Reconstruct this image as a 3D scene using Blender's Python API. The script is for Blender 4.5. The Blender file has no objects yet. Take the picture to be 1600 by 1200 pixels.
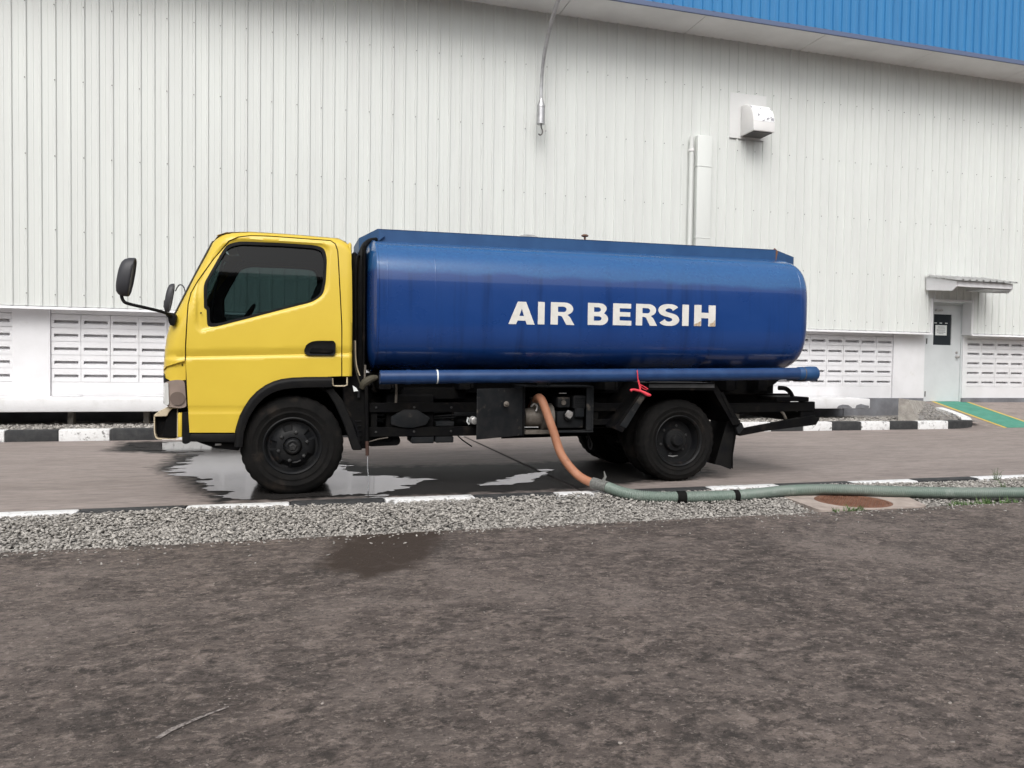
import bpy, bmesh, math, random
import numpy as np
from mathutils import Vector, Matrix, noise
from mathutils.geometry import delaunay_2d_cdt

random.seed(7)
rng = np.random.default_rng(7)
S = bpy.context.scene
COL = S.collection

# ------------------------------------------------------------------ camera
def make_camera():
    yaw, pit, rol = math.radians(16.25), math.radians(-1.86), math.radians(.854)
    fw = Vector((math.sin(yaw) * math.cos(pit), math.cos(yaw) * math.cos(pit), math.sin(pit)))
    r = Vector((math.cos(yaw), -math.sin(yaw), 0))
    u = r.cross(fw)
    r2 = r * math.cos(rol) + u * math.sin(rol)
    u2 = -r * math.sin(rol) + u * math.cos(rol)
    cd = bpy.data.cameras.new('camera')
    cd.sensor_width = 36
    cd.lens = 36 * 1195 / 1600
    cd.clip_start, cd.clip_end = .05, 2000
    cam = bpy.data.objects.new('camera', cd)
    m = Matrix((r2, u2, -fw)).transposed().to_4x4()
    m.translation = Vector((0, 0, 1.115))
    cam.matrix_world = m
    COL.objects.link(cam)
    S.camera = cam
make_camera()

# ------------------------------------------------------------------ world, sun, exposure
SUN_EL, SUN_AZ = math.radians(47), math.radians(200)      # azimuth from +Y, clockwise: behind the camera, a little to its left
W = bpy.data.worlds.new('World')
S.world = W
W.use_nodes = True
nt = W.node_tree
nt.nodes.clear()
sky = nt.nodes.new('ShaderNodeTexSky')
sky.sky_type = 'NISHITA'
sky.sun_disc = False
sky.sun_elevation = SUN_EL
sky.sun_rotation = SUN_AZ
sky.air_density = 1.0
sky.dust_density = 4.0
hs = nt.nodes.new('ShaderNodeHueSaturation')
hs.inputs['Saturation'].default_value = .12
bg = nt.nodes.new('ShaderNodeBackground')
bg.inputs['Strength'].default_value = .15
wo = nt.nodes.new('ShaderNodeOutputWorld')
nt.links.new(sky.outputs[0], hs.inputs['Color'])
nt.links.new(hs.outputs[0], bg.inputs['Color'])
nt.links.new(bg.outputs[0], wo.inputs['Surface'])
sd = bpy.data.lights.new('sun', 'SUN')
sd.energy = 1.3
sd.angle = math.radians(40)
sd.color = (1, .97, .93)
so = bpy.data.objects.new('sun', sd)
so.rotation_euler = (math.radians(90) - SUN_EL, 0, math.radians(180) - SUN_AZ)
so.rotation_euler = Vector((math.sin(SUN_AZ) * math.cos(SUN_EL), math.cos(SUN_AZ) * math.cos(SUN_EL), math.sin(SUN_EL))).to_track_quat('Z', 'Y').to_euler()
COL.objects.link(so)
S.view_settings.view_transform = 'Standard'
S.view_settings.look = 'None'
S.view_settings.gamma = 1
S.view_settings.exposure = .28
S.cycles.use_denoising = True
S.cycles.max_bounces = 8

# ------------------------------------------------------------------ object helpers
def tag(o, label=None, cat=None, group=None, kind=None):
    if label: o['label'] = label
    if cat: o['category'] = cat
    if group: o['group'] = group
    if kind: o['kind'] = kind
    return o

def attach(o, parent):
    if parent is not None:
        o.parent = parent
        if parent.type == 'EMPTY':
            o.matrix_parent_inverse = Matrix.Translation(-Vector(parent.location))

def link(name, me, mat, parent=None, loc=(0, 0, 0)):
    o = bpy.data.objects.new(name, me)
    if mat is not None and len(me.materials) == 0:
        me.materials.append(mat)
    o.location = loc
    COL.objects.link(o)
    attach(o, parent)
    return o

def empty(name, loc):
    o = bpy.data.objects.new(name, None)
    o.location = loc
    o.empty_display_size = .2
    COL.objects.link(o)
    return o

def copy_tree(o, parent=None, loc=None):
    c = o.copy()
    COL.objects.link(c)
    if parent is not None: c.parent = parent
    if loc is not None: c.location = loc
    for ch in list(o.children): copy_tree(ch, c)
    return c

class MB:
    def __init__(s):
        s.bm = bmesh.new()
    def poly(s, pts):
        return s.bm.faces.new([s.bm.verts.new(p) for p in pts])
    def prism(s, poly, a0, a1, axis='y', bev=0, seg=1):
        def P(u, v, a):
            return {'y': (u, a, v), 'x': (a, u, v), 'z': (u, v, a)}[axis]
        lo = [s.bm.verts.new(P(u, v, a0)) for u, v in poly]
        hi = [s.bm.verts.new(P(u, v, a1)) for u, v in poly]
        n = len(poly)
        fs = [s.bm.faces.new(lo), s.bm.faces.new(hi[::-1])]
        for i in range(n):
            fs.append(s.bm.faces.new((lo[i], hi[i], hi[(i + 1) % n], lo[(i + 1) % n])))
        bmesh.ops.recalc_face_normals(s.bm, faces=fs)
        if bev:
            es = list({e for f in fs for e in f.edges})
            bmesh.ops.bevel(s.bm, geom=es, offset=bev, segments=seg, profile=.5, affect='EDGES')
        return s
    def box(s, x0, x1, y0, y1, z0, z1, bev=0, seg=1):
        return s.prism([(x0, z0), (x1, z0), (x1, z1), (x0, z1)], y0, y1, 'y', bev, seg)
    def rings(s, rings, cap=True, closed=True):
        vs = [[s.bm.verts.new(p) for p in r] for r in rings]
        n = len(rings[0])
        fs = []
        for a, b in zip(vs, vs[1:]):
            for i in range(n if closed else n - 1):
                j = (i + 1) % n
                fs.append(s.bm.faces.new((a[i], a[j], b[j], b[i])))
        if cap and closed:
            fs.append(s.bm.faces.new(vs[0][::-1]))
            fs.append(s.bm.faces.new(vs[-1]))
        if closed:
            bmesh.ops.recalc_face_normals(s.bm, faces=fs)
        return s
    def tube(s, pts, r, seg=10, cap=True, sub=0, flat=None):
        pts = [Vector(p) for p in pts]
        rad = r if isinstance(r, (list, tuple)) else [r] * len(pts)
        if sub:
            pts, rad = smooth_path(pts, rad, sub)
        rr = []
        t0 = (pts[1] - pts[0]).normalized()
        nrm = t0.orthogonal().normalized()
        for i, p in enumerate(pts):
            t = (pts[min(i + 1, len(pts) - 1)] - pts[max(i - 1, 0)]).normalized()
            nrm = (nrm - t * nrm.dot(t)).normalized()
            b = t.cross(nrm)
            rr.append([p + (nrm * math.cos(a) + b * math.sin(a)) * rad[i] for a in [2 * math.pi * k / seg for k in range(seg)]])
        return s.rings(rr, cap)
    def lathe(s, prof, c=(0, 0, 0), axis='y', seg=32, mod=None, cap=True):
        rr = []
        for k, (r, t) in enumerate(prof):
            ring = []
            for i in range(seg):
                a = 2 * math.pi * i / seg
                r2, t2 = (mod(k, i, r, t) if mod else (r, t))
                u, v = r2 * math.cos(a), r2 * math.sin(a)
                ring.append({'y': (c[0] + u, c[1] + t2, c[2] + v), 'x': (c[0] + t2, c[1] + u, c[2] + v), 'z': (c[0] + u, c[1] + v, c[2] + t2)}[axis])
            rr.append(ring)
        return s.rings(rr, cap)
    def grid(s, xs, ys, f):
        vs = [[s.bm.verts.new(f(x, y)) for y in ys] for x in xs]
        for i in range(len(xs) - 1):
            for j in range(len(ys) - 1):
                s.bm.faces.new((vs[i][j], vs[i + 1][j], vs[i + 1][j + 1], vs[i][j + 1]))
        return s
    def mesh(s, name, smooth=35):
        me = bpy.data.meshes.new(name)
        s.bm.to_mesh(me)
        s.bm.free()
        if smooth:
            me.polygons.foreach_set('use_smooth', [True] * len(me.polygons))
            me.set_sharp_from_angle(angle=math.radians(smooth))
        me.update()
        return me
    def build(s, name, mat, parent=None, loc=(0, 0, 0), smooth=35):
        return link(name, s.mesh(name, smooth), mat, parent, loc)

def smooth_path(pts, rad, sub):
    P, Rr = [], []
    n = len(pts)
    for i in range(n - 1):
        p0, p1, p2, p3 = pts[max(i - 1, 0)], pts[i], pts[i + 1], pts[min(i + 2, n - 1)]
        for k in range(sub):
            t = k / sub
            P.append(.5 * ((2 * p1) + (p2 - p0) * t + (2 * p0 - 5 * p1 + 4 * p2 - p3) * t * t + (3 * p1 - p0 - 3 * p2 + p3) * t ** 3))
            Rr.append(rad[i] * (1 - t) + rad[i + 1] * t)
    P.append(pts[-1]); Rr.append(rad[-1])
    return P, Rr

def in_poly(P, poly):
    P = np.asarray(P, float); x, y = P[:, 0], P[:, 1]
    ins = np.zeros(len(P), bool)
    n = len(poly)
    for i in range(n):
        (x1, y1), (x2, y2) = poly[i], poly[(i + 1) % n]
        if y1 == y2: continue
        c = ((y1 > y) != (y2 > y)) & (x < (x2 - x1) * (y - y1) / (y2 - y1) + x1)
        ins ^= c
    return ins

def dist_poly(P, poly, closed=True):
    P = np.asarray(P, float)
    d = np.full(len(P), 1e9)
    n = len(poly)
    for i in range(n if closed else n - 1):
        a = np.array(poly[i], float); b = np.array(poly[(i + 1) % n], float)
        ab = b - a; L = ab @ ab
        if L == 0: continue
        t = np.clip(((P - a) @ ab) / L, 0, 1)
        d = np.minimum(d, np.linalg.norm(P - (a + t[:, None] * ab), axis=1))
    return d

def resample(poly, sp):
    out = []
    n = len(poly)
    for i in range(n):
        a = np.array(poly[i], float); b = np.array(poly[(i + 1) % n], float)
        m = max(1, int(np.linalg.norm(b - a) / sp))
        for k in range(m): out.append(tuple(a + (b - a) * k / m))
    return out

def rounded(poly, r, n=4):
    out = []
    N = len(poly)
    for i in range(N):
        p = Vector(poly[i]); a = Vector(poly[i - 1]); b = Vector(poly[(i + 1) % N])
        rr = min(r, (a - p).length * .45, (b - p).length * .45)
        p1 = p + (a - p).normalized() * rr; p2 = p + (b - p).normalized() * rr
        for k in range(n + 1):
            t = k / n
            q = p1 * (1 - t) ** 2 + p * 2 * t * (1 - t) + p2 * t * t
            out.append((q.x, q.y))
    return out

def sheet(outer, holes, sp, f, thick=None, interior=True, rows=()):
    """triangulated panel over a 2-D outline; f maps arrays (u, v) to 3-D; thick: offset vector for a skirt round the edges"""
    loops = [resample(outer, sp)] + [resample(h, sp) for h in holes]
    V, E = [], []
    for L in loops:
        o = len(V)
        V += L
        E += [(o + i, o + (i + 1) % len(L)) for i in range(len(L))]
    if interior:
        A = np.array(outer)
        gx, gy = np.meshgrid(np.arange(A[:, 0].min(), A[:, 0].max(), sp), np.arange(A[:, 1].min(), A[:, 1].max(), sp))
        G = np.c_[gx.ravel(), gy.ravel()]
        k = in_poly(G, outer)
        for h in holes: k &= ~in_poly(G, h)
        G = G[k]
        for L in loops: G = G[dist_poly(G, L) > sp * .45]
        for row in rows: G = G[dist_poly(G, row, False) > sp * .4]
        X = [np.empty((0, 2))]
        for row in rows:
            q = np.array(resample(row, sp * .6)); q = q[in_poly(q, outer)]
            for h in holes: q = q[~in_poly(q, h)]
            for L in loops: q = q[dist_poly(q, L) > .004]
            X.append(q)
        G = np.vstack([G] + X)
        V += [tuple(g) for g in G]
    v, e, fc, *_ = delaunay_2d_cdt([Vector(p) for p in V], E, [], 0, 1e-6)
    v2 = np.array([(p.x, p.y) for p in v])
    tri = [t for t in fc if len(t) == 3]
    cen = v2[np.array(tri)].mean(1)
    k = in_poly(cen, loops[0])
    for L in loops[1:]: k &= ~in_poly(cen, L)
    P3 = f(v2[:, 0], v2[:, 1])
    mb = MB()
    bv = [mb.bm.verts.new(p) for p in P3]
    for t, kk in zip(tri, k):
        if kk: mb.bm.faces.new([bv[i] for i in t])
    bmesh.ops.delete(mb.bm, geom=[q for q in mb.bm.verts if not q.link_faces], context='VERTS')
    if thick is not None:
        be = [q for q in mb.bm.edges if len(q.link_faces) == 1]
        r = bmesh.ops.extrude_edge_only(mb.bm, edges=be)
        nv = [q for q in r['geom'] if isinstance(q, bmesh.types.BMVert)]
        bmesh.ops.translate(mb.bm, verts=nv, vec=thick)
    bmesh.ops.recalc_face_normals(mb.bm, faces=mb.bm.faces)
    return mb

# ------------------------------------------------------------------ materials
def mat(name, c1, c2=None, scale=6, detail=6, lo=.35, hi=.65, rough=.5, rough2=None, metal=0, spec=.5, coat=0, bump=0, bscale=40,
        stretch=(1, 1, 1), c3=None, scale3=1.5, lo3=.5, hi3=.7, trans=0, ior=1.45, bdist=.01, stretch3=None):
    m = bpy.data.materials.new(name)
    m.use_nodes = True
    t = m.node_tree
    b = t.nodes['Principled BSDF']
    b.inputs['Base Color'].default_value = (*c1, 1)
    b.inputs['Roughness'].default_value = rough
    b.inputs['Metallic'].default_value = metal
    b.inputs['Specular IOR Level'].default_value = spec
    b.inputs['Coat Weight'].default_value = coat
    b.inputs['Coat Roughness'].default_value = .06
    b.inputs['Transmission Weight'].default_value = trans
    b.inputs['IOR'].default_value = ior
    m['bsdf'] = 1
    if not (c2 or bump): return m
    geo = t.nodes.new('ShaderNodeNewGeometry')
    def coords(st):
        mp = t.nodes.new('ShaderNodeVectorMath'); mp.operation = 'MULTIPLY'
        mp.inputs[1].default_value = st
        t.links.new(geo.outputs['Position'], mp.inputs[0])
        return mp.outputs[0]
    vec = coords(stretch)
    def nz(sc, de, lo_, hi_, v=vec, ro=.6):
        n = t.nodes.new('ShaderNodeTexNoise')
        n.inputs['Scale'].default_value = sc; n.inputs['Detail'].default_value = de; n.inputs['Roughness'].default_value = ro
        t.links.new(v, n.inputs['Vector'])
        r = t.nodes.new('ShaderNodeMapRange')
        r.inputs[1].default_value = lo_; r.inputs[2].default_value = hi_
        t.links.new(n.outputs['Fac'], r.inputs[0])
        return r.outputs[0]
    if c2:
        fac = nz(scale, detail, lo, hi)
        mx = t.nodes.new('ShaderNodeMix'); mx.data_type = 'RGBA'
        mx.inputs[6].default_value = (*c1, 1); mx.inputs[7].default_value = (*c2, 1)
        t.links.new(fac, mx.inputs[0])
        out = mx.outputs[2]
        if c3:
            f3 = nz(scale3, 5, lo3, hi3, coords(stretch3) if stretch3 else vec)
            m3 = t.nodes.new('ShaderNodeMix'); m3.data_type = 'RGBA'
            m3.inputs[7].default_value = (*c3, 1)
            t.links.new(f3, m3.inputs[0]); t.links.new(out, m3.inputs[6])
            out = m3.outputs[2]
        t.links.new(out, b.inputs['Base Color'])
        if rough2 is not None:
            mr = t.nodes.new('ShaderNodeMapRange')
            mr.inputs[3].default_value = rough; mr.inputs[4].default_value = rough2
            t.links.new(fac, mr.inputs[0]); t.links.new(mr.outputs[0], b.inputs['Roughness'])
    if bump:
        n = t.nodes.new('ShaderNodeTexNoise')
        n.inputs['Scale'].default_value = bscale; n.inputs['Detail'].default_value = 4
        t.links.new(vec, n.inputs['Vector'])
        bp = t.nodes.new('ShaderNodeBump'); bp.inputs['Strength'].default_value = bump; bp.inputs['Distance'].default_value = bdist
        t.links.new(n.outputs['Fac'], bp.inputs['Height']); t.links.new(bp.outputs[0], b.inputs['Normal'])
    return m

def ground_mat(name, layers, base, wet_shade_col, rough, bump, bscale, bdist=.006, stretch=(1, 1, 1), nrough=.65):
    """layered noise colours (scale, lo, hi, colour, detail) + a 'wet' vertex attribute that darkens and smooths for dampness and shade put into the colour"""
    m = bpy.data.materials.new(name); m.use_nodes = True
    t = m.node_tree; b = t.nodes['Principled BSDF']
    geo = t.nodes.new('ShaderNodeNewGeometry')
    mp = t.nodes.new('ShaderNodeVectorMath'); mp.operation = 'MULTIPLY'; mp.inputs[1].default_value = stretch
    t.links.new(geo.outputs['Position'], mp.inputs[0])
    col = None
    for i, (sc, lo, hi, c, de, amt) in enumerate(layers):
        n = t.nodes.new('ShaderNodeTexNoise'); n.inputs['Scale'].default_value = sc; n.inputs['Detail'].default_value = de
        n.inputs['Roughness'].default_value = nrough; n.inputs['Distortion'].default_value = .3
        of = t.nodes.new('ShaderNodeVectorMath'); of.inputs[1].default_value = (i * 17.3, i * 5.1, i * 3.7)
        t.links.new(mp.outputs[0], of.inputs[0]); t.links.new(of.outputs[0], n.inputs['Vector'])
        r = t.nodes.new('ShaderNodeMapRange'); r.inputs[1].default_value = lo; r.inputs[2].default_value = hi; r.inputs[4].default_value = amt
        t.links.new(n.outputs['Fac'], r.inputs[0])
        mx = t.nodes.new('ShaderNodeMix'); mx.data_type = 'RGBA'
        if col is None: mx.inputs[6].default_value = (*base, 1)
        else: t.links.new(col, mx.inputs[6])
        mx.inputs[7].default_value = (*c, 1)
        t.links.new(r.outputs[0], mx.inputs[0])
        col = mx.outputs[2]
    at = t.nodes.new('ShaderNodeAttribute'); at.attribute_name = 'wet_shade'
    n = t.nodes.new('ShaderNodeTexNoise'); n.inputs['Scale'].default_value = 9; n.inputs['Detail'].default_value = 6
    t.links.new(geo.outputs['Position'], n.inputs['Vector'])
    ad = t.nodes.new('ShaderNodeMath'); ad.operation = 'MULTIPLY_ADD'; ad.inputs[1].default_value = .9; ad.inputs[2].default_value = -.45
    t.links.new(n.outputs['Fac'], ad.inputs[0])
    su = t.nodes.new('ShaderNodeMath'); su.operation = 'ADD'
    t.links.new(ad.outputs[0], su.inputs[0]); t.links.new(at.outputs['Fac'], su.inputs[1])
    wr = t.nodes.new('ShaderNodeMapRange'); wr.inputs[1].default_value = .3; wr.inputs[2].default_value = .72
    t.links.new(su.outputs[0], wr.inputs[0])
    mx = t.nodes.new('ShaderNodeMix'); mx.data_type = 'RGBA'; mx.inputs[7].default_value = (*wet_shade_col, 1)
    t.links.new(wr.outputs[0], mx.inputs[0]); t.links.new(col, mx.inputs[6])
    t.links.new(mx.outputs[2], b.inputs['Base Color'])
    ms = t.nodes.new('ShaderNodeMapRange'); ms.inputs[3].default_value = .35; ms.inputs[4].default_value = .08
    t.links.new(wr.outputs[0], ms.inputs[0]); t.links.new(ms.outputs[0], b.inputs['Specular IOR Level'])
    mr = t.nodes.new('ShaderNodeMapRange'); mr.inputs[3].default_value = rough; mr.inputs[4].default_value = .6
    t.links.new(wr.outputs[0], mr.inputs[0]); t.links.new(mr.outputs[0], b.inputs['Roughness'])
    b.inputs['Specular IOR Level'].default_value = .35
    n = t.nodes.new('ShaderNodeTexNoise'); n.inputs['Scale'].default_value = bscale; n.inputs['Detail'].default_value = 8; n.inputs['Roughness'].default_value = .7
    t.links.new(mp.outputs[0], n.inputs['Vector'])
    bp = t.nodes.new('ShaderNodeBump'); bp.inputs['Strength'].default_value = bump; bp.inputs['Distance'].default_value = bdist
    t.links.new(n.outputs['Fac'], bp.inputs['Height']); t.links.new(bp.outputs[0], b.inputs['Normal'])
    return m

def sky_chalk(m):
    """reflected sky painted into the upper tank colour, with chalky wear, ragged edge, grain"""
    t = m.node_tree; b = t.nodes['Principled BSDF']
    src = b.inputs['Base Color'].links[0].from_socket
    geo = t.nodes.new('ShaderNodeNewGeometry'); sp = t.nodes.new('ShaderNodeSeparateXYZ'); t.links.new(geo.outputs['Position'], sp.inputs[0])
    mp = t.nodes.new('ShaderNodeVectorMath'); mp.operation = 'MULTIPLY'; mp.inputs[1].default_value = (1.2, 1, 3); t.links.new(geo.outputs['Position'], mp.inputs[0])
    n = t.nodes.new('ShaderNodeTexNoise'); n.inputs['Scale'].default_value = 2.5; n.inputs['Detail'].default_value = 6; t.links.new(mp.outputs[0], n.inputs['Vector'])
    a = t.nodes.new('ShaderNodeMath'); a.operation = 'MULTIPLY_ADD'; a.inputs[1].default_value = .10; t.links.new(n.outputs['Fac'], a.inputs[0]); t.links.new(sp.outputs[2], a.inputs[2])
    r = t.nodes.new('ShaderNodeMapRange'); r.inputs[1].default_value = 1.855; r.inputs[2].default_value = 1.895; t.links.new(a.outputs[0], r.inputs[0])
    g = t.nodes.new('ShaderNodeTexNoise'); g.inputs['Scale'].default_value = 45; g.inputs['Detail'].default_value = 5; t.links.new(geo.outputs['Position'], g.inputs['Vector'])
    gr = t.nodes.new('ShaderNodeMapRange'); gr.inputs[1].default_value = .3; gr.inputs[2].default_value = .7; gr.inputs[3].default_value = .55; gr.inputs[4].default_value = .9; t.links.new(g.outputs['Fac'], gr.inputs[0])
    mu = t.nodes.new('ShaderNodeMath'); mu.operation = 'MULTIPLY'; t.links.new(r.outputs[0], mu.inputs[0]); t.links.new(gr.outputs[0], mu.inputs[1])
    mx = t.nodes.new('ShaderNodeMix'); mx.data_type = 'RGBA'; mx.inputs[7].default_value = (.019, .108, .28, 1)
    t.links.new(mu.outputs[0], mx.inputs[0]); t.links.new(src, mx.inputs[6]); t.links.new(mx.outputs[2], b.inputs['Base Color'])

MT = {}
MT['cladding'] = mat('cladding', (.665, .685, .66), (.625, .64, .62), scale=1.2, stretch=(3, 1, .35), rough=.42, c3=(.60, .605, .59), scale3=.9, lo3=.56, hi3=.8, stretch3=(6, 1, .25))
MT['white_paint'] = mat('white_paint', (.72, .715, .73), (.67, .665, .675), scale=3, rough=.55, c3=(.6, .59, .57), scale3=5, lo3=.62, hi3=.8, bump=.15, bscale=60)
MT['pillar_paint'] = MT['white_paint']
MT['soffit'] = mat('soffit', (.78, .78, .77), (.70, .70, .69), scale=1.5, rough=.6)
MT['fascia'] = mat('fascia', (.038, .20, .43), (.032, .175, .39), scale=1.5, stretch=(4, 1, .3), rough=.4)
MT['fascia_trim'] = mat('fascia_trim', (.10, .13, .22), rough=.5)
MT['plinth'] = mat('plinth', (.19, .195, .21), (.13, .13, .14), scale=4, rough=.8, bump=.3, bscale=50)
MT['ledge'] = mat('ledge', (.73, .725, .735), (.67, .665, .67), scale=4, rough=.6, c3=(.58, .57, .56), scale3=5, lo3=.55, hi3=.75, bump=.2, bscale=40)
MT['door_grey'] = mat('door_grey', (.60, .62, .63), (.55, .57, .58), scale=3, rough=.45)
MT['dark_glass'] = mat('dark_glass', (.03, .035, .04), rough=.08)
MT['paper'] = mat('paper', (.75, .77, .76), rough=.7)
MT['ink'] = mat('ink', (.2, .21, .22), rough=.7)
MT['metal_dark'] = mat('metal_dark', (.08, .08, .085), (.12, .11, .10), rough=.5, metal=.4)
MT['galv'] = mat('galv', (.55, .55, .56), (.42, .42, .43), scale=12, rough=.35, metal=.75)
MT['zinc_sheet'] = mat('zinc_sheet', (.5, .5, .5), (.36, .36, .36), scale=8, rough=.5, metal=.3)
MT['hood_paint'] = mat('hood_paint', (.80, .79, .78), (.76, .75, .74), scale=3, rough=.5)
MT['hood_peel'] = mat('hood_peel', (.82, .82, .84), (.30, .30, .32), scale=9, detail=5, lo=.56, hi=.60, rough=.5)
MT['kerb_white'] = mat('kerb_white', (.72, .72, .72), (.5, .49, .48), scale=14, lo=.52, hi=.75, rough=.7, bump=.5, bscale=50, c3=(.2, .195, .19), scale3=16, lo3=.58, hi3=.68)
MT['kerb_black'] = mat('kerb_black', (.025, .026, .028), (.05, .05, .05), scale=12, lo=.4, hi=.75, rough=.75, bump=.5, bscale=50)
MT['soil'] = mat('soil', (.17, .155, .145), (.30, .29, .28), scale=22, detail=8, rough=.95, bump=1, bscale=35, bdist=.03, c3=(.10, .09, .08), scale3=4, lo3=.5, hi3=.7)
MT['rough_concrete'] = mat('rough_concrete', (.42, .39, .35), (.27, .25, .23), scale=7, rough=.9, bump=.8, bscale=30, bdist=.02)
MT['green_path'] = mat('green_path', (.045, .22, .155), (.07, .27, .20), scale=6, rough=.6, c3=(.10, .25, .19), scale3=14, lo3=.55, hi3=.75)
MT['yellow_line'] = mat('yellow_line', (.62, .43, .06), (.5, .36, .10), scale=9, rough=.6)
MT['gravel'] = mat('gravel', (.30, .295, .28), (.50, .49, .47), scale=30, detail=2, lo=.3, hi=.7, rough=.9, c3=(.16, .155, .145), scale3=24, lo3=.56, hi3=.64)
MT['gravel_bed'] = mat('gravel_bed', (.09, .085, .08), (.2, .195, .185), scale=60, rough=.95, bump=1, bscale=70, bdist=.02)
MT['collar'] = mat('collar', (.44, .37, .325), (.34, .285, .25), scale=9, detail=10, rough=.9, bump=.5, c3=(.22, .185, .165), scale3=4, lo3=.52, hi3=.75)
MT['rust'] = mat('rust', (.14, .065, .04), (.20, .10, .065), scale=10, rough=.85, bump=.3)
MT['grass'] = mat('grass', (.05, .11, .025), (.10, .17, .05), scale=8, rough=.7)
MT['water'] = mat('water', (.030, .028, .027), rough=.09, spec=.5, ior=1.33, bump=.14, bscale=7, bdist=.004)
MT['stream'] = mat('stream', (.75, .76, .78), rough=.1, trans=.8, ior=1.33)
# truck
MT['yellow'] = mat('yellow', (.69, .50, .052), (.66, .47, .047), scale=2.5, rough=.38, spec=.5, coat=.22, bump=.04, bscale=14, bdist=.004)
MT['blue'] = mat('blue', (.0075, .041, .178), (.009, .047, .195), scale=2.2, rough=.24, rough2=.32, spec=.5, coat=.6, bump=.10, bscale=1.8, bdist=.014, stretch=(.6, 1, 1), c3=(.0045, .026, .115), scale3=1.0, lo3=.52, hi3=.75, stretch3=(9, 1, .5))
sky_chalk(MT['blue'])  # upper band: sky reflection put into the colour, mixed with chalky wear
MT['blue_dull'] = mat('blue_dull', (.015, .062, .17), (.022, .08, .20), scale=5, rough=.5)
MT['blue_pipe'] = mat('blue_pipe', (.012, .038, .12), (.02, .058, .16), scale=8, rough=.34, c3=(.35, .03, .06), scale3=6, lo3=.68, hi3=.73)
MT['letter'] = mat('letter', (.74, .72, .68), (.66, .64, .59), scale=14, rough=.6, c3=(.35, .20, .08), scale3=11, lo3=.68, hi3=.74)
MT['black'] = mat('black_plastic', (.006, .006, .007), (.011, .0105, .010), scale=12, rough=.5, spec=.15)
MT['chassis'] = mat('chassis_black', (.004, .004, .005), (.008, .0076, .007), scale=7, rough=.65, spec=.08, c3=(.024, .019, .016), scale3=6, lo3=.58, hi3=.75, bump=.2, bscale=40)
MT['panel_dark'] = mat('panel_dark', (.010, .012, .014), (.022, .022, .023), scale=7, rough=.6, spec=.15, c3=(.11, .095, .08), scale3=6, lo3=.62, hi3=.75)
MT['interior'] = mat('interior', (.014, .014, .015), rough=.85, spec=.2)
MT['seat'] = mat('seat', (.025, .025, .028), rough=.85)
MT['rubber'] = mat('rubber', (.007, .007, .007), (.012, .011, .0105), scale=9, rough=.85, spec=.12, c3=(.035, .028, .023), scale3=5, lo3=.58, hi3=.8, bump=.2, bscale=60)
MT['rim'] = mat('rim', (.007, .0075, .009), (.014, .014, .014), scale=10, rough=.5, spec=.2, c3=(.045, .033, .027), scale3=8, lo3=.6, hi3=.75)
MT['rim_dirty'] = mat('hub_dirty', (.018, .018, .019), (.045, .044, .043), scale=18, rough=.5)
MT['mirror_grey'] = mat('mirror_grey', (.035, .035, .04), rough=.5)
MT['silver'] = mat('silver', (.6, .6, .6), (.35, .33, .31), scale=20, rough=.4, metal=.6)
MT['cream'] = mat('cream', (.60, .51, .36), (.48, .40, .29), scale=8, rough=.5, c3=(.16, .13, .10), scale3=12, lo3=.57, hi3=.68)
MT['lamp'] = mat('lamp', (.30, .235, .20), (.24, .19, .165), scale=7, rough=.15, coat=.6)
MT['lamp_clear'] = mat('lamp_clear', (.6, .6, .58), rough=.1, coat=.6)
MT['orange_hose'] = mat('orange_hose', (.42, .195, .115), (.34, .145, .08), scale=9, rough=.6, c3=(.22, .10, .06), scale3=14, lo3=.6, hi3=.75)
MT['green_hose'] = mat('green_hose', (.19, .222, .196), (.13, .18, .15), scale=1.6, rough=.45, c3=(.30, .33, .30), scale3=9, lo3=.58, hi3=.75)
MT['tie'] = mat('tie', (.12, .12, .11), (.2, .2, .19), scale=60, rough=.8, bump=.8, bscale=90)
MT['red'] = mat('red', (.70, .05, .075), rough=.6)
MT['cable_olive'] = mat('cable_olive', (.05, .045, .03), (.08, .07, .05), rough=.7)
MT['brown_pipe'] = mat('brown_pipe', (.06, .03, .022), rough=.6)
MT['pump_metal'] = mat('pump_metal', (.10, .085, .07), (.17, .15, .13), scale=20, rough=.6, metal=.3)

# glass: thin tinted pane (mixed transparent and glossy)
def glass(name, tint, refl):
    m = bpy.data.materials.new(name); m.use_nodes = True
    t = m.node_tree; t.nodes.clear()
    o = t.nodes.new('ShaderNodeOutputMaterial'); mx = t.nodes.new('ShaderNodeMixShader')
    tr = t.nodes.new('ShaderNodeBsdfTransparent'); tr.inputs[0].default_value = (*tint, 1)
    gl = t.nodes.new('ShaderNodeBsdfGlossy'); gl.inputs['Roughness'].default_value = .02
    fr = t.nodes.new('ShaderNodeFresnel'); fr.inputs[0].default_value = 1.5
    ad = t.nodes.new('ShaderNodeMath'); ad.operation = 'MULTIPLY'; ad.inputs[1].default_value = refl
    t.links.new(fr.outputs[0], ad.inputs[0]); t.links.new(ad.outputs[0], mx.inputs[0])
    t.links.new(tr.outputs[0], mx.inputs[1]); t.links.new(gl.outputs[0], mx.inputs[2]); t.links.new(mx.outputs[0], o.inputs[0])
    return m
MT['glass'] = glass('tinted_glass', (.17, .23, .23), .75)
MT['pane'] = glass('pane_glass', (.25, .27, .28), 1.0)

# ================================================================== GROUND
def fnoise(x, y, s, seed=0):
    return noise.fractal(Vector((x * s + seed, y * s - seed * .7, seed * .37)), .9, 2.1, 5)

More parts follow.
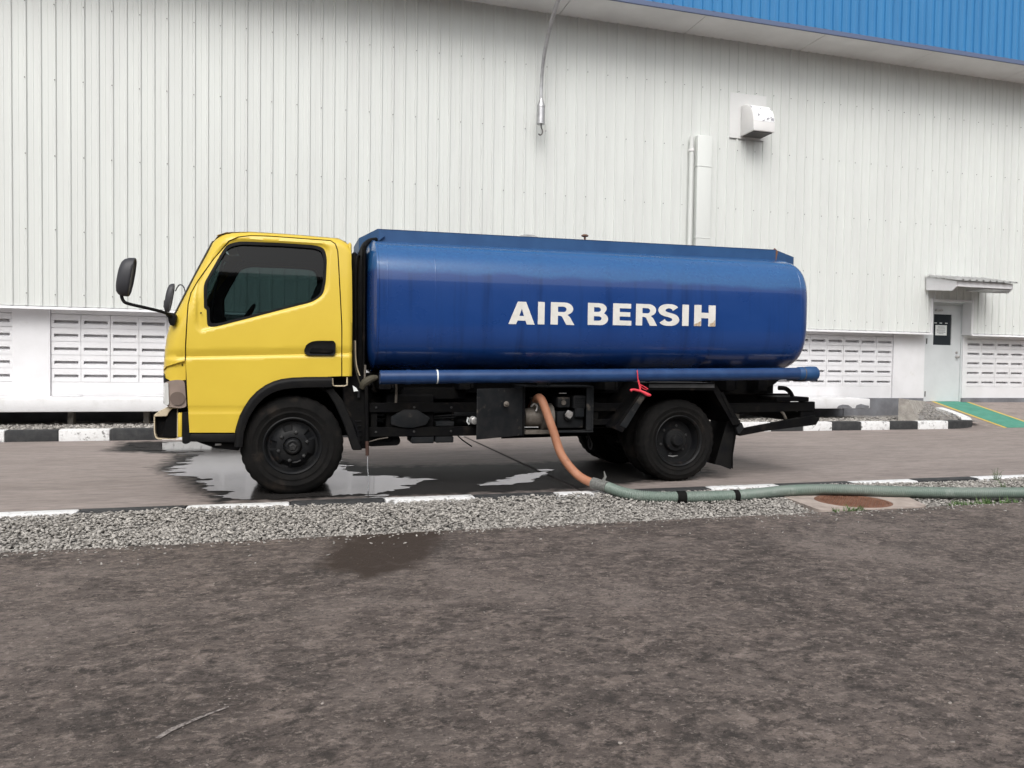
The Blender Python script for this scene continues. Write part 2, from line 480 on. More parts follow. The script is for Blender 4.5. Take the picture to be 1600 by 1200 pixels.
PUDDLES = [  # outlines of standing water on the road (metres)
    [(-1.85, 10.35), (-1.2, 10.5), (-.5, 10.45), (.2, 10.2), (.42, 9.2), (.5, 7.7), (.72, 7.35), (1.15, 6.95), (.75, 6.2), (.1, 6.2), (-.35, 6.22), (-.52, 6.55), (-.82, 7.4), (-1.12, 7.95), (-.95, 8.7), (-1.05, 9.35), (-1.5, 9.6)],
    [(1.5, 6.5), (1.75, 6.62), (2.0, 6.8), (2.25, 7.05), (2.55, 7.4), (2.55, 7.2), (2.2, 6.85), (2.15, 6.6), (1.85, 6.5)],
    ]
DAMP_PATCH = [(-1.2, 6.3), (-.95, 6.35), (-.85, 6.75), (-1.0, 6.98), (-1.25, 6.85)]
DAMP_SHADE = [(-.55, 6.1), (-.9, 7.3), (-1.25, 8.1), (-1.2, 9.2), (-2.0, 9.6), (-2.0, 10.6), (.5, 10.6), (.55, 8.4), (.8, 7.85), (2.0, 7.8), (3.2, 7.9), (4.2, 7.2), (4.1, 6.75), (3.6, 6.5), (2.9, 6.3), (2.4, 6.08)]  # damp road outline; shade under the truck is also put into its colour
FRONT_STAIN = [(.20, 4.32), (.27, 4.16), (.40, 4.07), (.54, 4.10), (.63, 4.25), (.66, 4.45), (.60, 4.60), (.50, 4.55), (.36, 4.48), (.26, 4.42)]
FRONT_DAMP = [(.15, 4.2), (.4, 3.95), (.7, 4.1), (.85, 4.5), (1.0, 4.95), (.3, 4.95), (.25, 4.6)]

def sdf(P, poly):
    d = dist_poly(P, poly)
    return np.where(in_poly(P, poly), d, -d)

def ground_sheet(name, xs, ys, z, damp_shade, soft, material, parent=None):
    mb = MB().grid(xs, ys, lambda x, y: (x, y, z))
    me = mb.mesh(name, 0)
    a = me.attributes.new('wet_shade', 'FLOAT', 'POINT')
    P = np.array([v.co[:2] for v in me.vertices])
    w = np.zeros(len(P))
    for d in damp_shade: w = np.maximum(w, np.clip(sdf(P, d) / soft + .5, 0, 1 if soft > .4 else .8))
    a.data.foreach_set('value', w)
    return link(name, me, material, parent)

MT['road'] = ground_mat('road_concrete', [(1.1, .38, .65, (.225, .188, .172), 8, 1), (7, .45, .68, (.34, .292, .268), 8, .75), (2.6, .52, .68, (.175, .15, .139), 7, .7), (9, .50, .64, (.155, .132, .123), 12, .6), (24, .48, .68, (.16, .14, .13), 5, .5), (45, .5, .7, (.15, .13, .122), 3, .4)],
                        (.295, .248, .227), (.017, .016, .0155), .8, .45, 60, stretch=(.35, 1.7, 1), nrough=.7)
MT['pavement'] = ground_mat('yard_concrete', [
    (.7, .42, .60, (.080, .063, .055), 10, .9), (5.2, .495, .61, (.200, .160, .139), 15, .72), (3.6, .50, .60, (.052, .042, .037), 15, .8),
    (13, .51, .60, (.265, .215, .188), 15, .62), (15, .505, .59, (.034, .028, .025), 15, .8), (1.1, .50, .62, (.20, .165, .147), 15, .6), (2.0, .54, .64, (.05, .042, .038), 15, .6), (40, .55, .64, (.34, .285, .25), 8, .6), (44, .53, .62, (.022, .0185, .017), 8, .7)],
    (.125, .101, .090), (.056, .043, .036), .88, 1, 34, .014, stretch=(.85, 1.1, 1), nrough=.76)

def tagged(o, kind='structure'):
    o['kind'] = kind
    return o

g = MB().grid([-500, -40, 40, 500], [-500, -25, 25, 500], lambda x, y: (x, y, -.16)).build('ground', MT['soil'], smooth=0)
tagged(g)

lin = lambda a, b, s: list(np.arange(a, b, s)) + [b]
pav = ground_sheet('yard_pavement', [-60, -20, -8] + lin(-4, 9, .1) + [20, 60], [-60, -20, -6] + lin(0, 4.92, .06), -.02, [FRONT_DAMP, FRONT_STAIN], .24, MT['pavement'])
tagged(pav)
road = empty('road', (0, 6, 0)); tagged(road)
for x0, x1 in ((-60, -6.6), (-6.6, 2.385), (2.418, 11.4), (11.415, 60)):
    xs = lin(x0, x1, .09) if abs(x0) < 10 else [x0, x1]
    ground_sheet('road_slab', xs, lin(6.06, 10.77, .07), 0, [DAMP_SHADE], .5, MT['road'], road)
MB().grid([-60, 60], [6.06, 10.77], lambda x, y: (x, y, -.012)).build('joint_sealant', mat('sealant', (.06, .052, .048), (.09, .08, .074), scale=20, rough=.85), road, smooth=0)

# chalky scrape on the yard pavement
mk = sheet([(-.375, 2.425), (-.362, 2.412), (-.33, 2.455), (-.26, 2.52), (-.18, 2.578), (-.183, 2.586), (-.265, 2.532), (-.34, 2.475)], [], .012,
           lambda u, v: np.c_[u, v, np.full(len(u), -.0165)])
mk.build('scrape_mark', mat('scrape', (.30, .265, .245), (.09, .075, .07), scale=75, lo=.42, hi=.6, rough=.9), pav, smooth=0)

def iso_sheet(name, poly, z, cell, amp, material, seed, stretch=2.2):
    A = np.array(poly); m = .3
    xs = np.arange(A[:, 0].min() - m, A[:, 0].max() + m, cell); ys = np.arange(A[:, 1].min() - m, A[:, 1].max() + m, cell)
    gx, gy = np.meshgrid(xs, ys, indexing='ij')
    P = np.c_[gx.ravel(), gy.ravel()]
    f = sdf(P, poly)
    near = np.abs(f) < amp * 2.2
    idx = np.nonzero(near)[0]
    for i in idx:
        f[i] += amp * (fnoise(P[i, 0] * .8, P[i, 1] * stretch, 2.6, seed) + .45 * noise.noise(Vector((P[i, 0] * 9, P[i, 1] * 26, seed))) + .3 * noise.noise(Vector((P[i, 0] * 22, P[i, 1] * 60, seed))))
    f = f.reshape(gx.shape)
    bm = bmesh.new(); cache = {}
    def vert(p):
        k = (round(p[0], 5), round(p[1], 5))
        if k not in cache: cache[k] = bm.verts.new((p[0], p[1], z))
        return cache[k]
    nx, ny = gx.shape
    for i in range(nx - 1):
        for j in range(ny - 1):
            c = [(xs[i], ys[j], f[i, j]), (xs[i + 1], ys[j], f[i + 1, j]), (xs[i + 1], ys[j + 1], f[i + 1, j + 1]), (xs[i], ys[j + 1], f[i, j + 1])]
            if max(q[2] for q in c) <= 0: continue
            out = []
            for a, b in zip(c, c[1:] + c[:1]):
                if a[2] > 0: out.append(a[:2])
                if (a[2] > 0) != (b[2] > 0):
                    t = a[2] / (a[2] - b[2]); out.append((a[0] + (b[0] - a[0]) * t, a[1] + (b[1] - a[1]) * t))
            vs = []
            for p in out:
                v = vert(p)
                if v not in vs: vs.append(v)
            if len(vs) >= 3:
                try: bm.faces.new(vs)
                except ValueError: pass
    me = bpy.data.meshes.new(name); bm.to_mesh(me); bm.free()
    return link(name, me, material)
for k, p in enumerate(PUDDLES):
    tagged(iso_sheet('puddle', p, .004, .03 if k == 0 else .018, (.20, .14, .07)[k], MT['water'], 3 + k * 7))

# ---- kerbs
def kerb_run(name, stones, y0, y1, z0, z1):
    k = empty(name, (0, y0, 0)); tagged(k)
    for x0, x1, c in stones:
        mb = MB().box(x0 + .003, x1 - .003, y0 + random.uniform(-.006, .006), y1, z0, z1 + random.uniform(-.005, .004), bev=.014, seg=2)
        mb.build('kerb_stone', MT['kerb_white' if c else 'kerb_black'], k)
    return k
st, x = [], -3.7
whites = [(-9.55, -8.82), (-8.07, -7.34), (-6.6, -5.87), (-5.12, -4.39), (-3.66, -2.93), (-2.19, -1.42), (-.72, .01), (.72, 1.44), (2.13, 2.86), (3.57, 4.28), (5.08, 5.81), (6.55, 7.26), (8.0, 8.73), (9.45, 10.2), (10.9, 11.65)]
for i, (a, b) in enumerate(whites):
    st.append((a, b, True))
    if i + 1 < len(whites): st.append((b, whites[i + 1][0], False))
near_kerb = kerb_run('near_kerb', st, 5.92, 6.055, -.14, .008)
st = []
e = -2.194; c = True
for i in range(14):
    st.append((e - .586, e, c)); e -= .586; c = not c
n = 17
for i in range(n):
    st.append((-2.194 + (8.177 + 2.194) * i / n, -2.194 + (8.177 + 2.194) * (i + 1) / n, i % 2 == 1))
for a, b, c in ((8.177, 8.741, 1), (8.741, 9.321, 0), (9.321, 9.914, 1), (9.914, 10.51, 0), (10.51, 11.17, 1)): st.append((a, b, bool(c)))
far_kerb = kerb_run('far_kerb', st, 10.77, 10.92, -.1, .145)
# curved end stones
def curved_stone(pts, zs, w, material):
    rr = []
    for i, (p, z) in enumerate(zip(pts, zs)):
        a = Vector(pts[max(i - 1, 0)]); b = Vector(pts[min(i + 1, len(pts) - 1)])
        t = (b - a).normalized(); nn = Vector((-t.y, t.x))
        q = Vector(p) + nn * w
        rr.append([(p[0], p[1], -.1), (p[0], p[1], z - .012), (p[0] + nn.x * .012, p[1] + nn.y * .012, z), (q.x, q.y, z), (q.x, q.y, -.1)])
    MB().rings(rr).build('kerb_stone', material, far_kerb)
curved_stone([(11.175, 10.77), (11.4, 10.775), (11.6, 10.80), (11.78, 10.86), (11.9, 10.95)], [.145, .145, .14, .138, .135], .15, MT['kerb_black'])
curved_stone([(11.903, 10.955), (12.0, 11.08), (12.06, 11.3), (12.09, 11.55), (12.09, 11.8)], [.14, .17, .215, .265, .31], .17, MT['kerb_white'])

# ---- gravel strip, manhole
COLLAR = [(4.03, 5.62), (5.17, 5.50), (4.92, 4.90), (3.93, 4.93)]
bed = MB().grid(lin(-20, 20, .5), [4.90, 5.1, 5.3, 5.5, 5.8, 5.90], lambda x, y: (x, y, -.064 + .034 * min(1, max(0, (y - 5.1) / .7)))).build('gravel_bed', MT['gravel_bed'], smooth=0); tagged(bed)

def scatter_stones(name, x, y, z, size, material, seed):
    r = np.random.default_rng(seed)
    bm = bmesh.new(); bmesh.ops.create_icosphere(bm, subdivisions=1, radius=1)
    bv = np.array([v.co[:] for v in bm.verts]); bf = np.array([[v.index for v in f.verts] for f in bm.faces]); bm.free()
    n = len(x)
    V = bv[None] * (1 + r.uniform(-.28, .28, (n, len(bv), 1)))
    sc = np.c_[size * r.uniform(1.0, 1.9, n), size * r.uniform(.7, 1.1, n), size * r.uniform(.3, .65, n)]
    V = V * sc[:, None]
    a, b = r.uniform(0, 6.28, n), r.normal(0, .35, n)
    cb, sb = np.cos(b), np.sin(b)
    V = np.stack([V[..., 0] * cb[:, None] + V[..., 2] * sb[:, None], V[..., 1], -V[..., 0] * sb[:, None] + V[..., 2] * cb[:, None]], -1)
    ca, sa = np.cos(a), np.sin(a)
    V = np.stack([V[..., 0] * ca[:, None] - V[..., 1] * sa[:, None], V[..., 0] * sa[:, None] + V[..., 1] * ca[:, None], V[..., 2]], -1)
    V += np.c_[x, y, z][:, None]
    F = (bf[None] + (np.arange(n) * len(bv))[:, None, None]).reshape(-1, 3)
    me = bpy.data.meshes.new(name)
    me.vertices.add(n * len(bv)); me.vertices.foreach_set('co', V.ravel())
    me.loops.add(F.size); me.loops.foreach_set('vertex_index', F.ravel())
    me.polygons.add(len(F)); me.polygons.foreach_set('loop_start', np.arange(0, F.size, 3)); me.polygons.foreach_set('loop_total', np.full(len(F), 3))
    tone = me.attributes.new('tone', 'FLOAT', 'POINT')
    tone.data.foreach_set('value', np.repeat(r.uniform(0, 1, n), len(bv)))
    me.update(); me.validate()
    return link(name, me, material)

def stone_mat(name, dark, mid, light):
    m = bpy.data.materials.new(name); m.use_nodes = True
    t = m.node_tree; b = t.nodes['Principled BSDF']
    at = t.nodes.new('ShaderNodeAttribute'); at.attribute_name = 'tone'
    cr = t.nodes.new('ShaderNodeValToRGB')
    cr.color_ramp.elements[0].color = (*dark, 1); cr.color_ramp.elements[1].color = (*light, 1)
    e = cr.color_ramp.elements.new(.45); e.color = (*mid, 1)
    t.links.new(at.outputs['Fac'], cr.inputs[0])
    t.links.new(cr.outputs[0], b.inputs['Base Color'])
    b.inputs['Roughness'].default_value = .9
    return m
MT['stones'] = stone_mat('gravel_stones', (.19, .177, .163), (.33, .31, .286), (.46, .435, .40))
N = 56000
gx = rng.uniform(-3.2, 9.0, N); gy = 4.90 + 1.0 * rng.uniform(0, 1, N)
edge = 4.925 + .022 * np.sin(gx * 5.1) + .02 * np.sin(gx * 13.7 + 1)
keep = (gy > edge) & (gy < 5.912) & ~((dist_poly(np.c_[gx, gy], COLLAR) < .02) | in_poly(np.c_[gx, gy], COLLAR))
thin = np.clip((gx - 4.9) / 2, 0, .55)                     # thinner among the weeds to the right
keep &= rng.uniform(0, 1, N) > thin * (gy < 5.5)
gx, gy = gx[keep], gy[keep]
gs = rng.uniform(.006, .0115, len(gx)) * np.where(rng.uniform(0, 1, len(gx)) < .10, 1.6, 1)
gz = -.058 + .036 * np.clip((gy - 5.1) / .7, 0, 1) + rng.uniform(0, .03, len(gx)) + .012 * np.sin(gx * 2.3) * np.sin(gy * 6)
tagged(scatter_stones('gravel', gx, gy, gz, gs, MT['stones'], 5), 'stuff')
N = 900                                                     # strays on the pavement edge
sx = rng.uniform(-3, 7, N); sy = 4.92 - np.abs(rng.normal(0, .07, N)) * np.where(rng.uniform(0, 1, N) < .2, 4, 1)
tagged(scatter_stones('loose_gravel', sx, sy, np.full(N, -.017), rng.uniform(.003, .009, N), MT['stones'], 6), 'stuff')

N = 3800
sx = rng.uniform(-2.6, 6, N); sy = rng.uniform(1.2, 4.8, N)
MT['grit'] = stone_mat('grit_stones', (.03, .027, .025), (.11, .093, .084), (.34, .30, .27))
tagged(scatter_stones('grit', sx, sy, np.full(N, -.0195), rng.uniform(.0012, .0034, N) * np.where(rng.uniform(0, 1, N) < .04, 2.2, 1), MT['grit'], 16), 'stuff')

mh = empty('manhole', (4.5, 5.22, -.02)); tag(mh, 'rusty round manhole cover set in a pale concrete collar beside the gravel', 'manhole cover')
cc = (4.47, 5.235)
circ = [(cc[0] + .305 * math.cos(a), cc[1] + .292 * math.sin(a)) for a in np.linspace(0, 2 * math.pi, 41)[:-1]]
sheet(rounded(COLLAR, .10, 4), [circ], .08, lambda u, v: np.c_[u, v, np.full(len(u), -.012)], thick=(0, 0, -.1)).build('collar', MT['collar'], mh)
lid = MB().lathe([(.29, -.1), (.298, -.014), (.292, -.010), (.27, -.010), (.266, -.016), (.0005, -.016)], (cc[0], cc[1], 0), 'z', 48)
for i in range(-11, 12):
    for j in range(-11, 12):
        px, py = i * .023, j * .023
        if px * px + py * py < .255 ** 2:
            a = .008; d = 1 if (i + j) % 2 else -1
            lid.prism([(cc[0] + px - a, cc[1] + py - .003 * d), (cc[0] + px - a * .6, cc[1] + py - .006 * d), (cc[0] + px + a, cc[1] + py + .003 * d), (cc[0] + px + a * .6, cc[1] + py + .006 * d)], -.017, -.0115, 'z')
lid.build('lid', MT['rust'], mh)

# ---- grass and weeds in the gravel on the right
def blades(name, roots, h, w, lean, material, per=9, seed=1):
    r = random.Random(seed); mb = MB()
    for x, y, z, k in roots:
        for i in range(per):
            a = r.uniform(0, 6.28); L = h * k * r.uniform(.5, 1.1); bx, by = x + r.gauss(0, .012), y + r.gauss(0, .012)
            dx, dy = math.cos(a), math.sin(a); ww = w * r.uniform(.6, 1.2); ln = lean * r.uniform(.2, 1)
            q = [(0, 0, 1), (.35 * ln, .45, .9), (ln, .9, .0)]
            vs = []
            for (o, hh, wd) in q:
                c = Vector((bx + dx * o * L, by + dy * o * L, z + hh * L))
                if wd: vs.append((mb.bm.verts.new(c + Vector((-dy, dx, 0)) * ww * wd), mb.bm.verts.new(c - Vector((-dy, dx, 0)) * ww * wd)))
                else: vs.append(mb.bm.verts.new(c))
            mb.bm.faces.new((vs[0][0], vs[0][1], vs[1][1], vs[1][0])); mb.bm.faces.new((vs[1][0], vs[1][1], vs[2]))
    return link(name, mb.mesh(name, 0), material)
rt = []
for i in range(950):
    x = rng.uniform(4.9, 8.6); y = 4.93 + rng.uniform(0, 1) ** 1.5 * .5
    if noise.noise(Vector((x * 2.1, y * 3, 4))) > -.12: rt.append((x, y, -.05, rng.uniform(.4, 1)))
for i in range(60):
    rt.append((rng.normal(4.95, .25), rng.uniform(5.74, 5.86), -.04, rng.uniform(.3, .7)))
for i in range(70):
    rt.append((rng.uniform(5.6, 8), rng.uniform(5.6, 5.86), -.04, rng.uniform(.3, .8)))
for i in range(12):
    rt.append((rng.uniform(4.0, 4.3), 4.90 + rng.uniform(-.02, .05), -.03, rng.uniform(.5, .9)))
tagged(blades('grass', rt, .08, .004, .9, MT['grass'], 8), 'stuff')

def weed(x, y, z, h, n, label, seed):
    w = empty('weed', (x, y, z)); tag(w, label, 'weed')
    r = random.Random(seed); st = MB(); lf = MB()
    for i in range(n):
        a = 6.28 * i / n + r.uniform(-.3, .3); L = h * r.uniform(.6, 1); sp = r.uniform(.15, .5)
        p = [(x, y, z), (x + math.cos(a) * L * sp * .4, y + math.sin(a) * L * sp * .4, z + L * .55), (x + math.cos(a) * L * sp, y + math.sin(a) * L * sp, z + L)]
        st.tube(p, [.003, .002, .001], 5)
        for k in range(7):
            t = .25 + .75 * k / 6; q = Vector(p[0]).lerp(Vector(p[2]), t); b = r.uniform(0, 6.28); s = h * .13
            d = Vector((math.cos(b), math.sin(b), .35)) * s; e2 = Vector((-math.sin(b), math.cos(b), 0)) * s * .3
            lf.poly([q, q + d * .5 + e2, q + d, q + d * .5 - e2])
    st.build('stem', MT['grass'], w); lf.build('leaves', MT['grass'], w, smooth=0)
weed(6.64, 5.82, -.05, .17, 9, 'spindly green weed growing at the front of the farthest right white kerb mark', 2)
weed(6.36, 5.50, -.05, .10, 8, 'low bushy green weed in the gravel beside the hose at the right edge', 3)

# ================================================================== WAREHOUSE
YC = 12.2                 # cladding plane
YM = 12.42                # masonry plane
PITCH = .181
wh = empty('warehouse', (5, YC, 0))
tag(wh, 'long warehouse with pale ribbed metal cladding, white vent block base and blue fascia', 'warehouse')

def clad_sheet(x0, z_of, z1, mt, y=YC, ribs=4, h=.020, name='cladding_sheet', pitch=PITCH, lip=.003, shared=None):
    prof = []
    for k in range(ribs):
        b = k * pitch
        l = lip if k == 0 else 0
        prof += [(b - (.004 if k == 0 else 0), -l), (b + .010, -h - l), (b + .034, -h - l), (b + .046, 0), (b + .105, 0), (b + .109, -.003), (b + .117, -.003), (b + .121, 0)]
    prof.append((ribs * pitch, 0))
    mb = MB()
    for (xa, ya), (xb, yb) in zip(prof, prof[1:]):
        za = z_of(x0 + (xa + xb) / 2)
        mb.poly([(x0 + xa, y + ya, za), (x0 + xb, y + yb, za), (x0 + xb, y + yb, z1), (x0 + xa, y + ya, z1)])
    bmesh.ops.remove_doubles(mb.bm, verts=mb.bm.verts, dist=1e-5)
    return mb
Z0, Z1 = 1.765, 6.845
OP = (12.16, 13.12, 2.39)       # door opening through the cladding
base = clad_sheet(0, lambda x: Z0, Z1, None).mesh('cladding_sheet', 20)
for k in range(-15, 26):
    x0 = 2.964 + .724 * k
    if x0 < 13.2 and x0 + .724 > 12.1:
        me = clad_sheet(x0, lambda x: OP[2] if OP[0] < x < OP[1] else Z0, Z1, None).mesh('cladding_sheet', 20)
        link('cladding_sheet', me, MT['cladding'], wh)
    else:
        link('cladding_sheet', base, MT['cladding'], wh, (x0, 0, 0))
# screws
sc_ = MB()
for zr in (5.955, 4.915, 3.87, 2.83, 1.93):
    for k in range(-18, 60):
        xx = -3.552 + .362 * k + .022 + random.uniform(-.004, .004)
        if OP[0] - .05 < xx < OP[1] + .05 and zr < 2.5: continue
        zz = zr + random.uniform(-.008, .008)
        sc_.lathe([(.0075, 0), (.0075, -.004), (.005, -.009)], (xx, YC - .0245, zz), 'y', 6)
tag(sc_.build('screws', MT['metal_dark'], wh, smooth=0), kind='stuff')
# drip flashing under the cladding, either side of the door
for a, b in ((-9, 12.155), (13.125, 24)):
    MB().prism([(YC - .055, 1.715), (YC - .05, 1.738), (YC + .02, 1.762), (YM + .02, 1.765), (YM + .02, 1.735), (YC - .02, 1.73)], a, b, 'x', .003).build('drip_flashing', MT['white_paint'], wh)
# soffit panels and fascia
YF = 11.42
xs = [-8.2, -5.1, -2.75, -.4, 1.95, 4.27, 6.6, 8.94, 11.28, 13.62, 15.96, 18.3, 20.6, 23]
for a, b in zip(xs, xs[1:]):
    MB().box(a + .006, b - .006, YF, YC + .05, 6.845, 6.87).build('soffit_panel', MT['soffit'], wh, smooth=0)
MB().box(-9, 24, YF + .03, YC + .3, 6.874, 6.9).build('soffit_backing', MT['metal_dark'], wh, smooth=0)
MB().box(-9, 24, YF - .035, YF - .003, 6.82, 6.90, .004).build('fascia_trim', MT['fascia_trim'], wh)
fb = clad_sheet(0, lambda x: 6.9, 9.4, None, y=YF - .012, h=.026).mesh('fascia_sheet', 20)
for k in range(-16, 26):
    link('fascia_sheet', fb, MT['fascia'], wh, (2.964 + .08 + .724 * k, 0, 0))
MB().box(-9, 24, YF + .02, 40, 9.3, 9.42).build('roof', MT['zinc_sheet'], wh, smooth=0)

# masonry base behind and between the vent panels
def wall_box(name, a, b, y, z0, z1, m):
    return MB().box(a, b, y, 12.75, z0, z1, .004).build(name, m, wh)
PN = .384
def block_mesh():
    mb = MB()
    w, h, d = PN - .005, .195 - .004, .085
    sx0, sx1, sz0, sz1 = .035, .035 + .313, .055, .055 + .052
    # front frame ring, sloping hood slot behind it
    o = [(0, 0), (w, 0), (w, h), (0, h)]; i_ = [(sx0, sz0), (sx1, sz0), (sx1, sz1), (sx0, sz1)]
    for k in range(4):
        j = (k + 1) % 4
        mb.poly([(o[k][0], 0, o[k][1]), (o[j][0], 0, o[j][1]), (i_[j][0], 0, i_[j][1]), (i_[k][0], 0, i_[k][1])])
        if k != 0:
            mb.poly([(o[k][0], 0, o[k][1]), (o[k][0], .03, o[k][1]), (o[j][0], .03, o[j][1]), (o[j][0], 0, o[j][1])])
    up = .03
    b_ = [(sx0, sz0 + up), (sx1, sz0 + up), (sx1, sz1 + up), (sx0, sz1 + up)]
    for k in range(4):
        j = (k + 1) % 4
        mb.poly([(i_[k][0], 0, i_[k][1]), (i_[j][0], 0, i_[j][1]), (b_[j][0], d, b_[j][1]), (b_[k][0], d, b_[k][1])])
    mb.poly([(p[0], d, p[1]) for p in b_])
    bmesh.ops.remove_doubles(mb.bm, verts=mb.bm.verts, dist=1e-5)
    bmesh.ops.recalc_face_normals(mb.bm, faces=mb.bm.faces)
    return mb.mesh('ventilation_block', 0)
blk = block_mesh()
def vent_panel(x0, cols):
    p = MB().box(x0, x0 + cols * PN, YM + .14, 12.75, .69, 1.665).build('ventilation_panel', MT['white_paint'], wh, smooth=0)
    for c in range(cols):
        for r in range(5):
            link('ventilation_block', blk, MT['white_paint'], p, (x0 + c * PN + .0025 + random.uniform(-.0012, .0012), YM + random.uniform(-.004, .003), .692 + r * .1955 + random.uniform(-.0012, .0012)))
    wall_box('masonry', x0, x0 + cols * PN, YM - .002, .30, .688, MT['white_paint'])
    wall_box('lintel', x0, x0 + cols * PN, YM - .002, 1.671, 1.733, MT['white_paint'])
vent_panel(-3.775 - 4 * PN, 4)
vent_panel(-3.29, 12)
vent_panel(6.83, 12)
vent_panel(13.27, 6)
for a, b in ((-9, -3.779 - 4 * PN), (-3.771, -3.294), (1.322, 6.826), (11.442, 12.2), (13.16, 13.266), (13.274 + 6 * PN, 24)):
    wall_box('masonry', a, b, YM - .03, .42 if a > 11.4 else .30, 1.733, MT['white_paint'])
wall_box('plinth', -9, 12.2, YM - .012, -.1, .298, MT['plinth'])
wall_box('plinth', 10.3, 12.2, YM - .037, .10, .46, MT['plinth'])
wall_box('plinth', 13.16, 24, YM - .04, -.1, .462, MT['plinth'])

# door in its reveal
fr = MB()
fr.box(12.20, 12.25, YM - .01, 12.6, .36, 2.39, .004); fr.box(13.128, 13.16, YM - .01, 12.6, .36, 2.39, .004); fr.box(12.25, 13.128, YM - .01, 12.6, 2.335, 2.39, .004)
fr.build('door_frame', MT['door_grey'], wh)
rv = MB()
rv.box(12.12, 12.158, YC - .03, YM - .02, 1.736, 2.43, .003); rv.box(13.122, 13.16, YC - .03, YM - .02, 1.736, 2.43, .003); rv.box(12.158, 13.122, YC - .03, YM - .02, 2.392, 2.43, .003)
rv.build('door_reveal', MT['white_paint'], wh)
WD = [(12.435, 1.53), (12.888, 1.53), (12.888, 2.148), (12.435, 2.148)]
door = sheet([(12.253, .392), (13.125, .392), (13.125, 2.332), (12.253, 2.332)], [WD], .3, lambda u, v: np.c_[u, np.full(len(u), 12.43), v], thick=(0, .045, 0), interior=False).build('door', MT['door_grey'], wh)
MB().box(12.43, 12.893, 12.45, 12.456, 1.525, 2.153).build('door_window', MT['dark_glass'], door, smooth=0)
MB().box(12.2, 13.2, 12.72, 12.74, .3, 2.4).build('door_backing', MT['interior'], wh, smooth=0)
for z in (1.60, .54):
    MB().box(12.243, 12.262, 12.398, 12.43, z - .055, z + .055, .003).build('hinge', MT['metal_dark'], door)
MB().lathe([(.03, 0), (.03, -.006), (.012, -.01), (.012, -.035), (.028, -.04), (.03, -.06), (.02, -.068), (.001, -.07)], (13.03, 12.43, 1.30), 'y', 16).build('handle', MT['silver'], door)
MB().lathe([(.026, 0), (.026, -.01), (.015, -.014), (.001, -.014)], (13.03, 12.43, 1.383), 'y', 14).build('lock', MT['silver'], door)
MB().box(12.45, 12.62, 12.385, 12.43, 2.21, 2.245, .004).build('door_closer', MT['silver'], door)
pn = MB().box(12.495, 12.78, 12.441, 12.4435, 1.725, 1.93).build('paper_notice', MT['paper'], None, smooth=0)
tag(pn, 'white paper notice taped inside the dark glass of the grey door', 'notice')
for z, a, b in ((1.895, .06, .22), (1.87, .05, .24), (1.835, .03, .25), (1.812, .03, .23), (1.785, .04, .25), (1.76, .08, .2)):
    MB().box(12.495 + a, 12.495 + b, 12.4385, 12.4402, z - .004, z + .004).build('text_line', MT['ink'], pn, smooth=0)
for a in (12.47, 12.6, 12.74):
    MB().box(a, a + .06, 12.4455, 12.4485, 1.965, 1.98).build('sticker', MT['paper'], door, smooth=0)

# canopy over the door
cn = MB()
cn.prism([(YC - .026, 2.585), (YC - .026, 2.85), (11.46, 2.70), (11.46, 2.60), (11.55, 2.525)], 11.96, 11.985, 'x', .003)
cn.prism([(YC - .026, 2.585), (YC - .026, 2.85), (11.46, 2.70), (11.46, 2.60), (11.55, 2.525)], 13.30, 13.325, 'x', .003)
cn.box(11.987, 13.298, 11.462, 11.49, 2.60, 2.698, .003)
cn.build('canopy_frame', MT['white_paint'], wh)
cr = MB(); n_ = 9; prof = []
for k in range(n_):
    b = 11.93 + k * 1.44 / n_
    prof += [(b, 0), (b + .09, 0), (b + .10, .025), (b + .13, .025), (b + .14, 0)]
prof.append((13.39, 0))
for (xa, za), (xb, zb) in zip(prof, prof[1:]):
    for dz in (0, -.004):
        cr.poly([(xa, YC - .03, 2.868 + za + dz), (xb, YC - .03, 2.868 + zb + dz), (xb, 11.39, 2.708 + zb + dz), (xa, 11.39, 2.708 + za + dz)])
cr.build('canopy_sheet', MT['zinc_sheet'], wh, smooth=20)
cu = MB().box(12.7, 13.29, 11.5, 11.95, 2.57, 2.60); cu.build('canopy_board', MT['zinc_sheet'], wh, smooth=0)

# square duct, thin pipe
MB().box(6.84, 7.12, YC - .13, YC - .022, 1.77, 5.085, .012, 2).build('duct', MT['cladding'], wh)
for z in (4.55, 3.30):
    MB().box(6.834, 7.126, YC - .136, YC - .03, z - .008, z + .008, .002).build('duct_joint', MT['cladding'], wh)
MB().tube([(6.745, YC - .075, 1.77), (6.745, YC - .075, 5.05)], .040, 14).build('pipe', MT['cladding'], wh)
MB().lathe([(.052, -.02), (.052, .02)], (6.745, YC - .075, 4.82), 'z', 14).build('pipe_collar', MT['hood_paint'], wh)
# vent hood
MB().box(7.52, 8.26, YC - .028, YC - .0225, 5.13, 5.93, .001).build('vent_plate', mat('plate_paint', (.70, .705, .70), (.66, .66, .65), scale=3, rough=.5), wh)
def arcp(n=9):
    y0, y1, z0, z1 = YC - .038, YC - .44, 5.17, 5.70
    P = [(y0, z0), (y0, z1)]
    for k in range(n + 1):
        a = math.pi / 2 * k / n
        P.append((y0 - .05 - (y0 - .05 - y1) * math.sin(a), z0 + .05 + (z1 - z0 - .05) * math.cos(a) ** .8 if k < n else z0 + .0))
    return P
hood = MB().prism(arcp(), 7.74, 8.17, 'x', .008, 2).build('vent_hood', MT['hood_paint'], wh)
pts = arcp()[2:]
pl = MB().grid([7.752, 8.158], list(range(3, len(pts) - 1)), lambda x, k: (x, pts[k][0] - .003, pts[k][1] + .001)); pl.build('peeling_face', MT['hood_peel'], hood, smooth=60)
MB().box(7.77, 8.14, YC - .40, YC - .06, 5.155, 5.168).build('hood_opening', MT['metal_dark'], hood, smooth=0)

